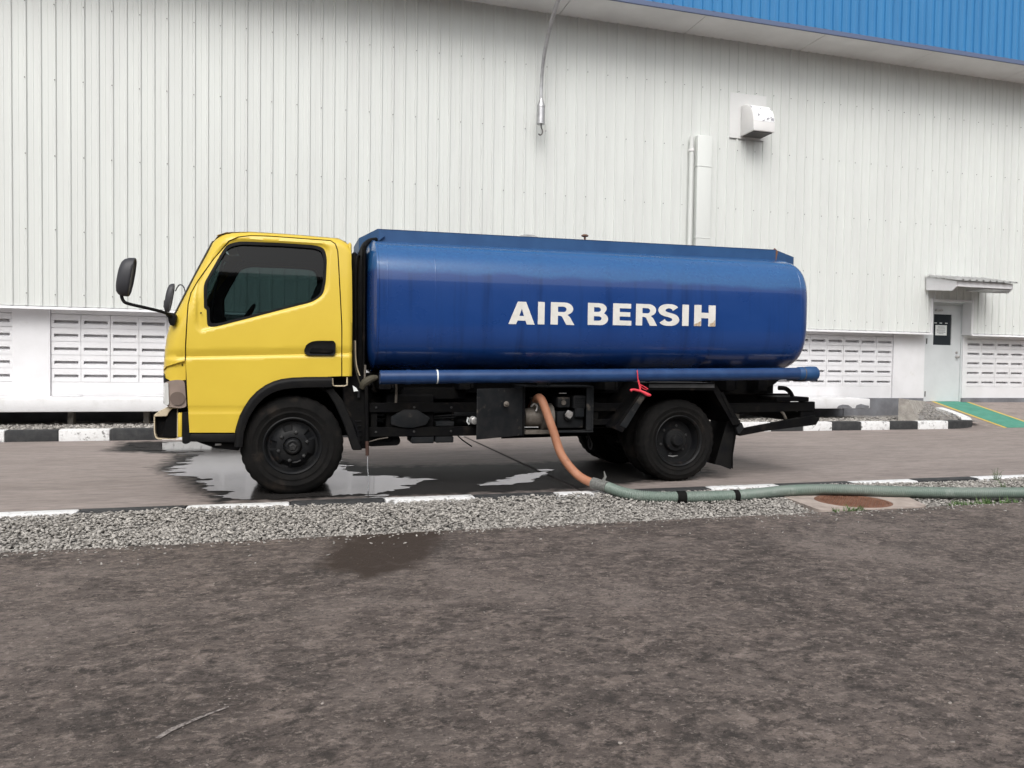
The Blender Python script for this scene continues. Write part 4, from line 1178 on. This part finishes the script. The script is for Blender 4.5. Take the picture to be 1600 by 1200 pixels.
# ---- chassis
ch = MB()
for y in (6.83, 7.52):
    ch.box(-.60, 5.0, y, y + .06, .62, .80, .004)
for x in (-.3, .7, 1.5, 2.3, 3.0, 3.9, 4.6, 4.98):
    ch.box(x, x + .08, 6.89, 7.52, .64, .78, .004)
ch.build('chassis_frame', MT['chassis'], trk)
sf = MB()
for y in (6.75, 7.53):
    sf.box(.70, 4.75, y, y + .12, .805, .955, .004)
for x in (.72, 1.4, 2.1, 2.75, 4.0, 4.35):
    sf.box(x, x + .10, 6.42, mirr(6.42), .845, .985, .004)
for x in (.72, 1.4, 2.1, 2.75, 4.0):
    sf.prism([(6.42, .86), (6.42, .99), (6.75, .99), (6.75, .82)], x + .105, x + .125, 'x')
sf.build('tank_subframe', MT['chassis'], trk)
# rear taper of the subframe below the tank end
MB().prism([(3.95, .98), (4.80, 1.0), (4.68, .905), (4.45, .80), (3.95, .80)], 6.62, 7.9, 'y', .01).build('rear_bearer', MT['chassis'], trk)
MB().box(4.66, 4.93, 6.30, 6.42, .945, .962, .003).build('pipe_bracket', MT['chassis'], trk)
MB().tube([(4.63, 6.5, .87), (4.70, 6.48, .865), (4.745, 6.46, .82), (4.77, 6.45, .75)], .022, 8, sub=3).build('lamp_bracket', MT['chassis'], trk)
MB().box(4.56, 4.93, 6.42, 6.75, .742, .785, .006).build('rear_step', MT['chassis'], trk)
ul = MB(); ul.tube([(2.0, 7.2, .38), (3.2, 7.2, .40)], .045, 12); ul.tube([(3.46, 6.5, .38), (3.46, 7.9, .38)], .085, 14); ul.lathe([(.02, -.2), (.16, -.14), (.19, 0), (.16, .14), (.02, .2)], (3.44, 7.2, .39), 'x', 18)
ul.tube([(.03, 6.5, .36), (.03, 7.9, .36)], .05, 10)
ul.build('axles', MT['chassis'], trk)
for y in (6.80, 7.50):
    lf = MB()
    for k in range(5):
        L = .62 - .1 * k
        lf.rings([[(RXc + s * L, y, .50 + .10 * s * s - .016 * k), (RXc + s * L, y + .07, .50 + .10 * s * s - .016 * k), (RXc + s * L, y + .07, .512 + .10 * s * s - .016 * k), (RXc + s * L, y, .512 + .10 * s * s - .016 * k)] for s in (-1, -.5, 0, .5, 1)])
    lf.build('leaf_spring', MT['chassis'], trk)
MB().prism([(.10, .40), (.12, .86), (1.05, .80), (1.30, .62), (1.25, .42)], 6.98, 7.42, 'y', .03).build('gearbox', MT['chassis'], trk)
MB().box(.85, 1.95, 7.60, 8.0, .40, .83, .04, 2).build('fuel_tank', MT['chassis'], trk)
MB().box(2.0, 2.95, 7.62, 7.98, .50, .86, .02).build('far_tool_box', MT['chassis'], trk)
MB().box(.64, 3.0, 7.9, 7.93, .45, .53).build('far_guard', MT['chassis'], trk)
# near side guard beams, battery cover and boxes
for z0, z1 in ((.652, .733), (.446, .527)):
    MB().box(.642, 1.96, 6.45, 6.49, z0, z1, .004).build('side_beam', MT['chassis'], trk)
MB().box(2.62, 3.02, 6.45, 6.49, .652, .725, .004).build('side_beam', MT['chassis'], trk)
MB().box(2.62, 2.86, 6.45, 6.49, .50, .58, .004).build('side_beam', MT['chassis'], trk)
for x in (.66, 1.9, 2.66):
    MB().box(x, x + .05, 6.47, 6.83, .50, .73).build('beam_bracket', MT['chassis'], trk)
MB().prism(rounded([(.822, .55), (.822, .615), (.93, .676), (1.04, .676), (1.155, .606), (1.12, .545), (1.0, .52), (.90, .528)], .012, 2), 6.43, 6.47, 'y', .006, 2).build('battery_cover', MT['panel_dark'], trk)
MB().box(.79, 1.20, 6.50, 6.80, .48, .80, .01).build('battery_box', MT['chassis'], trk)
MB().box(1.00, 1.195, 6.455, 6.72, .385, .444, .008).build('valve_box', MT['panel_dark'], trk)
MB().box(1.205, 1.365, 6.455, 6.72, .388, .444, .008).build('valve_box', MT['panel_dark'], trk)
MB().box(1.21, 1.37, 6.46, 6.70, .529, .57, .006).build('air_valve', MT['panel_dark'], trk)
MB().prism(rounded([(.66, .358), (.90, .364), (.92, .40), (.90, .45), (.62, .45), (.56, .40)], .015, 2), 6.52, 6.9, 'y', .008).build('silencer', MT['chassis'], trk)
MB().prism([(.90, .75), (1.5, .75), (1.5, .86), (.95, .86)], 6.60, 6.80, 'y', .01).build('air_tank', MT['chassis'], trk)
pk = MB().lathe([(.034, .02), (.036, -.005), (.022, -.02), (.03, -.03), (.03, -.06), (.02, -.066), (.001, -.066)], (1.525, 6.42, .583), 'y', 18).build('filler_cap', MT['silver'], trk)
MB().tube([(1.49, 6.45, .605), (1.48, 6.45, .57), (1.50, 6.45, .545)], .008, 6).build('filler_clip', MT['paper'], pk)
MB().tube([(1.40, 6.46, .45), (1.44, 6.44, .41), (1.52, 6.42, .355)], .006, 6, sub=3).build('cable', MT['chassis'], trk)
MB().tube([(.62, 6.46, .40), (.72, 6.45, .428), (.80, 6.45, .44)], .005, 6).build('cable', MT['pump_metal'], trk)
# chain to the sub frame
MB().tube([(.85, 6.34, .90), (.855, 6.345, .86), (.85, 6.35, .74)], .011, 6).build('strap', MT['pump_metal'], trk)

for y0_, z0_, dx_ in ((6.62, .60, 0), (6.66, .575, .05), (6.70, .63, -.04)):
    MB().tube([(.60 + dx_, y0_, z0_), (.95, y0_ - .02, z0_ - .03), (1.35, y0_, z0_ + .01), (1.95, y0_ + .02, z0_ - .01)], .009, 6, sub=4).build('air_line', MT['panel_dark'], trk)
MB().lathe([(.001, -.16), (.07, -.15), (.085, -.12), (.085, .30), (.07, .33), (.001, .34)], (1.56, 6.72, .60), 'x', 18).build('air_reservoir', MT['panel_dark'], trk)
for x_ in (.70, 1.02, 1.34, 1.66):
    for z_ in (.692, .487):
        MB().lathe([(.011, .002), (.011, -.006), (.007, -.009), (.001, -.009)], (x_, 6.45, z_), 'y', 6).build('bolt', MT['rim_dirty'], trk, smooth=0)

# pump bay: open box, swung-out door, pump and engine
pb = MB()
pb.box(1.96, 2.615, 6.36, 6.80, .872, .886, .002); pb.box(2.60, 2.618, 6.36, 6.80, .486, .870, .002); pb.box(1.962, 1.976, 6.36, 6.80, .486, .870, .002)
pb.box(1.98, 2.598, 6.786, 6.80, .486, .870); pb.box(2.28, 2.62, 6.36, 6.80, .470, .484, .002); pb.box(2.55, 2.598, 6.36, 6.372, .49, .868)
bay = pb.build('pump_bay', MT['panel_dark'], trk)
fp = MB(); A0, A1 = Vector((1.953, 6.352)), Vector((1.478, 6.07))
tt = (A1 - A0).normalized(); nn = Vector((tt.y, -tt.x)) * .012
fp.prism([(A0.x, A0.y), (A1.x, A1.y), (A1.x + nn.x, A1.y + nn.y), (A0.x + nn.x, A0.y + nn.y)], .452, .868, 'z', .003)
flap = fp.build('pump_door', MT['panel_dark'], trk)
pc = A0.lerp(A1, .42)
MB().lathe([(.024, .0), (.024, -.01), (.012, -.014), (.010, -.03), (.001, -.032)], (pc.x + .01, pc.y - .016, .735), 'y', 12).build('door_knob', MT['pump_metal'], flap)
MB().tube([(1.96, 6.352, .45), (1.96, 6.352, .875)], .009, 8).build('door_hinge', MT['chassis'], flap)
pu = MB()
pu.lathe([(.02, -.10), (.07, -.09), (.085, -.05), (.085, .06), (.12, .07), (.125, .16), (.06, .17), (.02, .17)], (2.10, 6.50, .60), 'x', 24)
pu.lathe([(.055, 0), (.055, .10), (.07, .105), (.07, .12)], (2.13, 6.50, .66), 'z', 16)
pu.box(1.99, 2.26, 6.40, 6.70, .455, .49, .004)
pump = pu.build('pump', MT['pump_metal'], trk)
MB().tube([(2.05, 6.42, .70), (2.075, 6.40, .725), (2.10, 6.40, .70), (2.09, 6.40, .66)], .008, 6, sub=3).build('pump_handle', MT['silver'], pump)
en = MB(); en.box(2.30, 2.56, 6.44, 6.72, .50, .66, .02, 2); en.box(2.29, 2.41, 6.40, 6.56, .69, .785, .012, 2); en.box(2.44, 2.56, 6.40, 6.60, .68, .80, .012, 2); en.box(2.46, 2.55, 6.40, 6.45, .60, .69, .01)
for k in range(6): en.box(2.455, 2.55, 6.392, 6.40, .70 + k * .015, .706 + k * .015)
en.lathe([(.045, 0), (.045, -.03), (.03, -.035), (.001, -.035)], (2.40, 6.43, .62), 'y', 14)
eng = en.build('pump_engine', MT['panel_dark'], trk)
MB().lathe([(.035, 0), (.037, -.012), (.03, -.02), (.001, -.02)], (2.395, 6.395, .63), 'y', 14, lambda k, i, r, t: (r * (1 + .12 * math.sin(i * 1.9)), t)).build('engine_cap', MT['silver'], eng)
MB().lathe([(.022, 0), (.022, -.01), (.001, -.01)], (2.345, 6.40, .735), 'y', 12).build('engine_plug', MT['pump_metal'], eng)
MB().box(2.30, 2.37, 6.395, 6.40, .815, .822).build('engine_clip', MT['silver'], eng)
MB().tube([(2.62, 6.5, .44), (2.66, 6.49, .35), (2.64, 6.48, .30), (2.62, 6.48, .35), (2.63, 6.49, .43)], .008, 6, sub=4).build('tow_ring', MT['chassis'], trk)

# rear wheel arches
def arch_of(Y0, Y1):
    pl = [(2.785, .505), (3.10, .905), (3.782, .905), (4.06, .535)]
    mb = MB(); rr = []
    up = [(2.772, .515), (3.094, .918), (3.788, .918), (4.073, .545)]
    mb.rings([[(a[0], Y0, a[1]), (b[0], Y0, b[1]), (b[0], Y1, b[1]), (a[0], Y1, a[1])] for a, b in zip(pl, up)])
    lo_ = [(2.86, .475), (3.128, .855), (3.765, .855), (3.985, .53)]
    mb.rings([[(a[0], Y0 - .002, a[1]), (b[0], Y0 - .002, b[1]), (b[0], Y0 + .01, b[1]), (a[0], Y0 + .01, a[1])] for a, b in zip(lo_, up)])
    return mb
MT['arch_top'] = mat('arch_top', (.085, .085, .087), (.06, .06, .06), scale=9, rough=.55)
ra = arch_of(6.27, 6.88).build('rear_arch', MT['chassis'], trk, smooth=20); mirror_obj(ra)
MB().box(3.11, 3.775, 6.258, 6.266, .877, .912, .002).build('arch_lip', MT['arch_top'], ra)
MB().box(3.095, 3.788, 6.274, 6.87, .9195, .9225).build('arch_top_plate', MT['arch_top'], ra, smooth=0)
MB().prism([(2.835, .54), (2.895, .515), (3.07, .79), (3.03, .81)], 6.262, 6.267, 'y').build('reflector_plate', MT['panel_dark'], ra, smooth=0)
MB().prism([(3.84, .83), (3.87, .84), (3.995, .62), (3.975, .60)], 6.262, 6.267, 'y').build('reflector_plate', MT['chassis'], ra, smooth=0)
MB().rings([[(2.66, 6.45, .505), (2.66, 6.45, .53), (2.66, 6.8, .53), (2.66, 6.8, .505)], [(2.80, 6.45, .505), (2.80, 6.45, .53), (2.80, 6.8, .53), (2.80, 6.8, .505)]]).build('arch_stay', MT['chassis'], trk)
fl_ = MB().grid(lin(0, 1, .125), lin(0, 1, .1), lambda s, t: (4.10 - .06 * t - .03 * math.sin(3 * t) + .01 * math.sin(s * 7), 6.33 + .52 * s, .57 - .46 * t + .06 * t * (1 - s) * 0 + .07 * s * t * 0))
mf = fl_.build('mud_flap', MT['black'], trk, smooth=60); mirror_obj(mf)
MB().prism([(3.86, .16), (4.03, .10), (4.10, .56), (3.98, .56)], 6.36, 6.368, 'y').build('mud_flap_side', MT['black'], trk)
MB().prism([(4.04, .50), (4.10, .55), (4.125, .50), (4.075, .44), (4.06, .45)], 6.30, 6.34, 'y', .004).build('flap_bracket', MT['panel_dark'], trk)
# rear frame
MB().prism([(3.98, .63), (3.98, .72), (5.015, .738), (5.02, .645)], 6.44, 6.49, 'y', .004).build('rear_beam', MT['chassis'], trk)
MB().prism([(4.12, .465), (4.165, .408), (4.45, .452), (5.03, .508), (5.07, .568), (5.0, .604)], 6.43, 6.49, 'y', .006).build('underrun_bar', MT['chassis'], trk)
MB().box(4.86, 5.018, 6.45, 6.50, .52, .738, .004).build('rear_plate', MT['chassis'], trk)
MB().box(4.90, 5.03, 6.50, mirr(6.50), .53, .63, .008).build('rear_crossbar', MT['chassis'], trk)
for x in (4.945, 4.975):
    MB().box(x, x + .016, 6.445, 6.449, .645, .652).build('bolt', MT['silver'], trk, smooth=0)
MB().tube([(4.62, 6.46, .66), (4.66, 6.45, .62), (4.69, 6.45, .57)], .014, 8).build('exhaust_tip', MT['pump_metal'], trk)

# ---- tank
TKY, TKH, TKZ = .985, .578, 1.555
tky = TC + .05
EXP = 3.8
def tank_pt(a, s=1.0):
    c_, s_ = math.cos(a), math.sin(a)
    return s * TKY * math.copysign(abs(c_) ** (2 / EXP), c_), s * TKH * math.copysign(abs(s_) ** (2 / EXP), s_)
def tank_y(z, x):
    dz = (np.asarray(z) - (TKZ + .009 * (np.asarray(x) - .7))) / TKH
    return tky - TKY * np.clip(1 - np.abs(dz) ** EXP, 0, 1) ** (1 / EXP)
rings = []
def inset(d, a):        # a section pulled in by d metres all round
    y, z = tank_pt(a)
    L = math.hypot(y / TKY, z / TKH)
    return y * (1 - d / TKY), z * (1 - d / TKH)
SEC = [(.612, .50), (.614, .40), (.618, .28), (.624, .18), (.632, .10), (.644, .05), (.658, .02), (.672, .004), (.678, -.006), (.694, -.006), (.698, .0), (.705, 0), (1.1, 0), (1.105, 0)] + [(x, 0) for x in np.arange(1.3, 4.7, .2)] + [(4.70, .0), (4.74, .006), (4.775, .022), (4.80, .045), (4.822, .085), (4.84, .14), (4.855, .24), (4.865, .36), (4.87, .5)]
NS = 120
for x, d in SEC:
    rings.append([(x, tky + inset(d, 2 * math.pi * k / NS)[0], TKZ + .009 * (x - .7) + inset(d, 2 * math.pi * k / NS)[1]) for k in range(NS)])
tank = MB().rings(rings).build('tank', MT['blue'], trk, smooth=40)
def band(x, name, w=.012, h=.003):
    mb = MB()
    rr = []
    for dx, dd in ((-w, .002), (-w * .5, -h), (w * .5, -h), (w, .002)):
        rr.append([(x + dx, tky + inset(dd, 2 * math.pi * k / NS)[0], TKZ + .009 * (x - .7) + inset(dd, 2 * math.pi * k / NS)[1]) for k in range(NS)])
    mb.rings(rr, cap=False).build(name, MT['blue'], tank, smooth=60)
for x in (.765, 1.16): band(x, 'weld_seam', .006, .0012)
band(4.70, 'weld_seam', .006, .0012)
# coaming on top
CZ = lambda x: .009 * (x - .7)
cpl = [(.73, 6.74), (4.72, 6.74), (5.03, 6.86), (5.03, 2 * tky - 6.86), (4.72, 2 * tky - 6.74), (.73, 2 * tky - 6.74), (.59, 2 * tky - 6.97), (.59, 6.97)]
co = MB()
n_ = len(cpl)
cen = Vector((2.8, tky))
for i in range(n_):
    p, q = cpl[i], cpl[(i + 1) % n_]
    t = (Vector(q) - Vector(p)).normalized(); nn = Vector((-t.y, t.x)) * .006
    pts = []
    for P_, zz in ((p, 0), (q, 0)):
        zb = (2.055 if P_[0] == .59 else 2.06) + CZ(P_[0]); zt_ = (2.172 if P_[0] == .59 else 2.178 if P_[0] == 5.03 else 2.226) + CZ(P_[0])
        pts.append((P_, zb, zt_))
    (P0, b0, t0), (P1, b1, t1) = pts
    co.rings([[(P0[0], P0[1], b0), (P0[0], P0[1], t0), (P0[0] + nn.x, P0[1] + nn.y, t0), (P0[0] + nn.x, P0[1] + nn.y, b0)],
              [(P1[0], P1[1], b1), (P1[0], P1[1], t1), (P1[0] + nn.x, P1[1] + nn.y, t1), (P1[0] + nn.x, P1[1] + nn.y, b1)]])
    w = nn * 6
    co.rings([[(P0[0], P0[1], t0 - .004), (P0[0], P0[1], t0 + .002), (P0[0] + w.x, P0[1] + w.y, t0 + .002), (P0[0] + w.x, P0[1] + w.y, t0 - .004)],
              [(P1[0], P1[1], t1 - .004), (P1[0], P1[1], t1 + .002), (P1[0] + w.x, P1[1] + w.y, t1 + .002), (P1[0] + w.x, P1[1] + w.y, t1 - .004)]])
co.build('coaming', MT['blue_dull'], tank, smooth=20)
MB().prism([(.735, 2.12), (.735, 2.225), (.79, 2.165)], 6.715, 6.733, 'y').build('coaming_gusset', MT['blue_dull'], tank, smooth=0)
MB().prism([(.72, 2.03), (.72, 2.11), (.80, 2.02), (.76, 2.0)], 6.66, 6.735, 'y', .003).build('coaming_gusset', MT['blue_dull'], tank, smooth=0)
MB().prism([(4.60, 2.13), (4.72, 2.28), (4.76, 2.25), (4.73, 2.11)], 6.745, 6.755, 'y').build('coaming_gusset', MT['rust'], tank, smooth=0)
kn = MB(); kn.tube([(2.895, 7.35, 2.1), (2.895, 7.35, 2.385)], .011, 8); kn.lathe([(.012, 2.372), (.035, 2.380), (.037, 2.392), (.02, 2.40), (.001, 2.402)], (2.895, 7.35, 0), 'z', 14)
kn.build('vent_valve', MT['rust'], tank)
MB().lathe([(.26, 2.1), (.26, 2.22), (.24, 2.235), (.20, 2.30), (.06, 2.355), (.001, 2.36)], (2.28, 7.35, 0), 'z', 28).build('hatch_lid', MT['silver'], tank)

# side pipe
px = lambda x: .953 + .0165 * (x - .7)
MB().tube([(.70, 6.21, px(.70)), (4.68, 6.21, px(4.68))], .0565, 24).build('side_pipe', MT['blue_pipe'], trk)
sp = [o for o in trk.children if o.name.startswith('side_pipe')][0]
MB().lathe([(.0595, -.02), (.0595, .02)], (.93, 6.21, px(.93)), 'x', 24).build('pipe_sleeve', MT['blue_pipe'], sp)
MB().lathe([(.0582, -.006), (.0592, 0), (.0582, .006)], (1.165, 6.21, px(1.165)), 'x', 24).build('paint_ring', MT['paper'], sp)
MB().lathe([(.058, -.02), (.063, -.012), (.063, .05), (.066, .06), (.070, .10), (.070, .17), (.062, .182), (.001, .184)], (4.65, 6.21, px(4.68)), 'x', 28).build('pipe_cap', MT['blue_dull'], sp)
MB().lathe([(.0645, -.004), (.0655, 0), (.0645, .004)], (4.685, 6.21, px(4.69)), 'x', 24).build('cap_clamp', MT['pump_metal'], sp)
for x in (.86, 2.02, 3.2, 4.3):
    MB().tube([(x, 6.21, px(x)), (x, 6.5, .93)], .018, 8).build('pipe_stay', MT['chassis'], trk)

# lettering
def arc(cx, cy, rx, ry, a0, a1, n=10):
    return [(cx + rx * math.cos(math.radians(a0 + (a1 - a0) * k / n)), cy + ry * math.sin(math.radians(a0 + (a1 - a0) * k / n))) for k in range(n + 1)]
def S_outline():
    c_ = arc(.50, .715, .335, .19, 20, 180, 12) + [(.19, .64), (.30, .555), (.52, .50), (.72, .44), (.80, .37)] + arc(.50, .285, .335, .19, 0, -160, 12)
    pts, _ = smooth_path([Vector((p[0], p[1], 0)) for p in c_], [0] * len(c_), 2)
    L, Rr = [], []
    for i, p in enumerate(pts):
        t = (pts[min(i + 1, len(pts) - 1)] - pts[max(i - 1, 0)]).normalized()
        hw = .095 + .05 * abs(t.y)
        n2 = Vector((-t.y, t.x, 0)) * hw
        n2.x *= 1.25
        L.append((p.x + n2.x, p.y + n2.y)); Rr.append((p.x - n2.x, p.y - n2.y))
    return L + Rr[::-1]
GL = {
    'A': ([(0, 0), (.345, 1), (.66, 1), (1, 0), (.70, 0), (.645, .165), (.345, .165), (.29, 0)], [[(.41, .37), (.585, .37), (.50, .70)]]),
    'I': ([(0, 0), (1, 0), (1, 1), (0, 1)], []),
    'H': ([(0, 0), (.33, 0), (.33, .38), (.67, .38), (.67, 0), (1, 0), (1, 1), (.67, 1), (.67, .64), (.33, .64), (.33, 1), (0, 1)], []),
    'E': ([(0, 0), (1, 0), (1, .22), (.36, .22), (.36, .405), (.93, .405), (.93, .61), (.36, .61), (.36, .785), (.97, .785), (.97, 1), (0, 1)], []),
    'R': ([(0, 0), (.30, 0), (.30, .40), (.38, .40)] + [(.47, .37), (.66, 0), (1, 0), (.80, .36), (.70, .44)] + arc(.58, .72, .36, .28, -65, 90, 10) + [(0, 1)], [[(.30, .57), (.30, .81), (.52, .81)] + arc(.53, .69, .13, .12, 80, -80, 6) + [(.52, .57)]]),
    'B': ([(0, 0)] + [(.58, 0)] + arc(.62, .285, .38, .285, -90, 62, 9) + arc(.56, .76, .36, .24, -35, 90, 8) + [(0, 1)], [[(.30, .20), (.30, .40)] + arc(.54, .30, .14, .10, 90, -90, 6), [(.30, .60), (.30, .81)] + arc(.51, .705, .13, .105, 90, -90, 6)]),
    'S': (S_outline(), []),
}
for c, x0, x1 in (('A', 1.789, 2.024), ('I', 2.052, 2.112), ('R', 2.168, 2.388), ('B', 2.512, 2.705), ('E', 2.751, 2.930), ('R', 2.973, 3.184), ('S', 3.196, 3.402), ('I', 3.434, 3.500), ('H', 3.556, 3.776)):
    out, holes = GL[c]
    zb = 1.414 + .017 * (x0 - 1.79); H_ = .193 + (.003 if c == 'S' else 0)
    f2 = lambda P: [(x0 + (x1 - x0) * p[0], zb + H_ * p[1]) for p in P]
    sheet(f2(out), [f2(h) for h in holes], .03, lambda u, v: np.c_[u, tank_y(v, u) - .0022, v], thick=(0, .003, 0), interior=True).build('letter', MT['letter'], tank, smooth=40)

for x0_, x1_, h0_ in ((3.558, 3.625, .048), (3.716, 3.772, .062)):
    sheet([(x0_, 1.4435), (x1_, 1.4445), (x1_, 1.4445 + h0_), (x0_ + .035, 1.4445 + h0_ * .55), (x0_, 1.4435 + h0_ * .4)], [], .02, lambda u, v: np.c_[u, tank_y(v, u) - .0027, v]).build('stain', mat('glue_stain', (.55, .47, .38), (.38, .24, .12), scale=40, rough=.7), tank, smooth=0)

# gap between cab and tank: snorkel, hoses, drain pipe
MB().tube([(.585, 6.58, .95), (.578, 6.57, 1.3), (.575, 6.57, 1.75), (.59, 6.60, 2.0), (.64, 6.68, 2.10), (.72, 6.735, 2.135)], [.04, .038, .036, .030, .022, .018], 10, sub=5).build('breather_hose', MT['black'], trk)
MB().tube([(.535, 6.52, .92), (.53, 6.5, 1.3), (.527, 6.5, 1.75), (.535, 6.52, 1.93), (.56, 6.56, 1.965)], .010, 8, sub=5).build('brake_hose', MT['black'], trk)
MB().box(.505, .545, 6.62, 6.72, .95, 2.0, .01).build('snorkel', MT['black'], trk)
MB().box(.585, .605, 6.46, 7.98, .9, 2.04, .006).build('headboard', MT['chassis'], trk)
for k, (a, b) in enumerate(((.512, .555), (.525, .58), (.505, .54))):
    MB().tube([(a, 6.46 + .02 * k, 1.25), (a + .01, 6.45 + .02 * k, 1.05), (b, 6.45 + .02 * k, .92), (b + .03, 6.46, .84)], .006, 6, sub=4).build('cable', [MT['cable_olive'], MT['cream'], MT['black']][k], trk)
MB().tube([(.585, 6.43, .86), (.60, 6.41, .90), (.65, 6.40, .935), (.70, 6.42, .945)], [.03, .035, .03, .02], 10, sub=4).build('pipe_elbow', MT['cable_olive'], trk)
MB().tube([(.605, 6.42, 1.05), (.60, 6.42, .95), (.603, 6.41, .90)], .009, 8).build('cable', MT['pump_metal'], trk)
MB().tube([(.612, 6.40, .88), (.622, 6.40, .42)], .016, 10).build('drain_pipe', MT['chassis'], trk)
MB().tube([(.622, 6.40, .425), (.625, 6.40, .30)], .015, 10).build('drain_end', MT['brown_pipe'], trk)
MB().tube([(.55, 6.42, .84), (.552, 6.42, .78)], .012, 8).build('cable_end', MT['panel_dark'], trk)
strm = MB().tube([(.626, 6.40, .305), (.628, 6.40, .2), (.636, 6.40, .1), (.634, 6.40, .005)], [.005, .004, .005, .006], 8, sub=4)
tag(strm.build('water_stream', MT['stream']), kind='stuff')

# red strap tied to the side pipe
rd = MB()
rd.tube([(2.935, 6.145, 1.035), (2.94, 6.14, .97), (2.945, 6.14, .935)], .005, 6)
rd.tube([(2.945, 6.14, .945), (2.955, 6.135, .90), (2.962, 6.13, .855)], [.010, .007, .010], 8, sub=3)
rd.tube([(2.965, 6.13, .85), (2.92, 6.125, .86), (2.885, 6.12, .865), (2.862, 6.12, .855)], [.010, .011, .009, .014], 8, sub=3)
rd.tube([(2.96, 6.13, .855), (3.0, 6.12, .835), (3.03, 6.115, .82), (3.055, 6.115, .815)], [.009, .014, .016, .010], 8, sub=3)
rd.tube([(2.955, 6.135, .91), (2.99, 6.125, .895), (3.03, 6.12, .87)], .004, 6, sub=3)
rd.tube([(2.96, 6.135, .90), (2.985, 6.125, .875), (3.02, 6.12, .862)], .003, 6, sub=3)
tag(rd.build('red_strap', MT['red']), 'knotted red rag strap hanging from the blue pipe before the rear wheel', 'strap')

# ---- suction hose
hs_ = empty('suction_hose', (2.5, 6.0, 0)); tag(hs_, 'orange hose from the truck pump joined to a long ribbed green hose on the gravel', 'hose')
OP_ = [(2.13, 6.66, .68), (2.112, 6.46, .765), (2.118, 6.34, .765), (2.165, 6.29, .62), (2.21, 6.26, .48), (2.268, 6.21, .29), (2.365, 6.12, .145), (2.45, 6.02, .085), (2.53, 5.90, .066)]
MB().tube(OP_, .0375, 16, sub=6).build('orange_hose', MT['orange_hose'], hs_)
GP = [Vector(p) for p in [(2.47, 5.99, .078), (2.545, 5.875, .062), (2.63, 5.72, .035), (2.75, 5.60, .025), (3.0, 5.50, .025), (3.45, 5.45, .028), (3.75, 5.49, .03), (4.1, 5.55, .035), (4.45, 5.50, .04), (4.95, 5.33, .035), (5.5, 5.18, .03), (6.05, 5.07, .03), (6.8, 4.95, .03), (8.2, 4.9, .03)]]
gp, _ = smooth_path(GP, [0] * len(GP), 40)
acc = [0]
for a, b in zip(gp, gp[1:]): acc.append(acc[-1] + (b - a).length)
L = acc[-1]
def at_len(s):
    i = min(max(np.searchsorted(acc, s) - 1, 0), len(gp) - 2)
    t = (s - acc[i]) / max(1e-9, acc[i + 1] - acc[i])
    return gp[i].lerp(gp[i + 1], t)
def hose_seg(s0, s1, name):
    pts, rad = [], []
    n_ = int((s1 - s0) / .0042)
    for k in range(n_ + 1):
        pts.append(at_len(s0 + (s1 - s0) * k / n_)); rad.append(.0475 if k % 4 in (0, 1) else .0405)
    MB().tube(pts, rad, 14).build(name, MT['green_hose'], hs_, smooth=60)
hose_seg(.04, L, 'ribbed_hose')
def sleeve(s0, s1, r, m, name):
    MB().tube([at_len(s0 + (s1 - s0) * k / 5) for k in range(6)], r, 16).build(name, m, hs_)
sleeve(.0, .15, .049, MT['tie'], 'binding')
q = at_len(.10); MB().tube([(q.x, q.y, q.z + .03), (q.x + .02, q.y - .01, q.z + .075), (q.x + .012, q.y, q.z + .12)], [.016, .012, .004], 6).build('binding_tail', MT['tie'], hs_)
s1 = next(acc[i] for i, p in enumerate(gp) if p.x > 3.02); s2 = next(acc[i] for i, p in enumerate(gp) if p.x > 3.49)
sleeve(s1 - .03, s1 + .04, .0515, MT['rubber'], 'coupling'); sleeve(s2 - .02, s2 + .025, .0515, MT['rubber'], 'coupling')
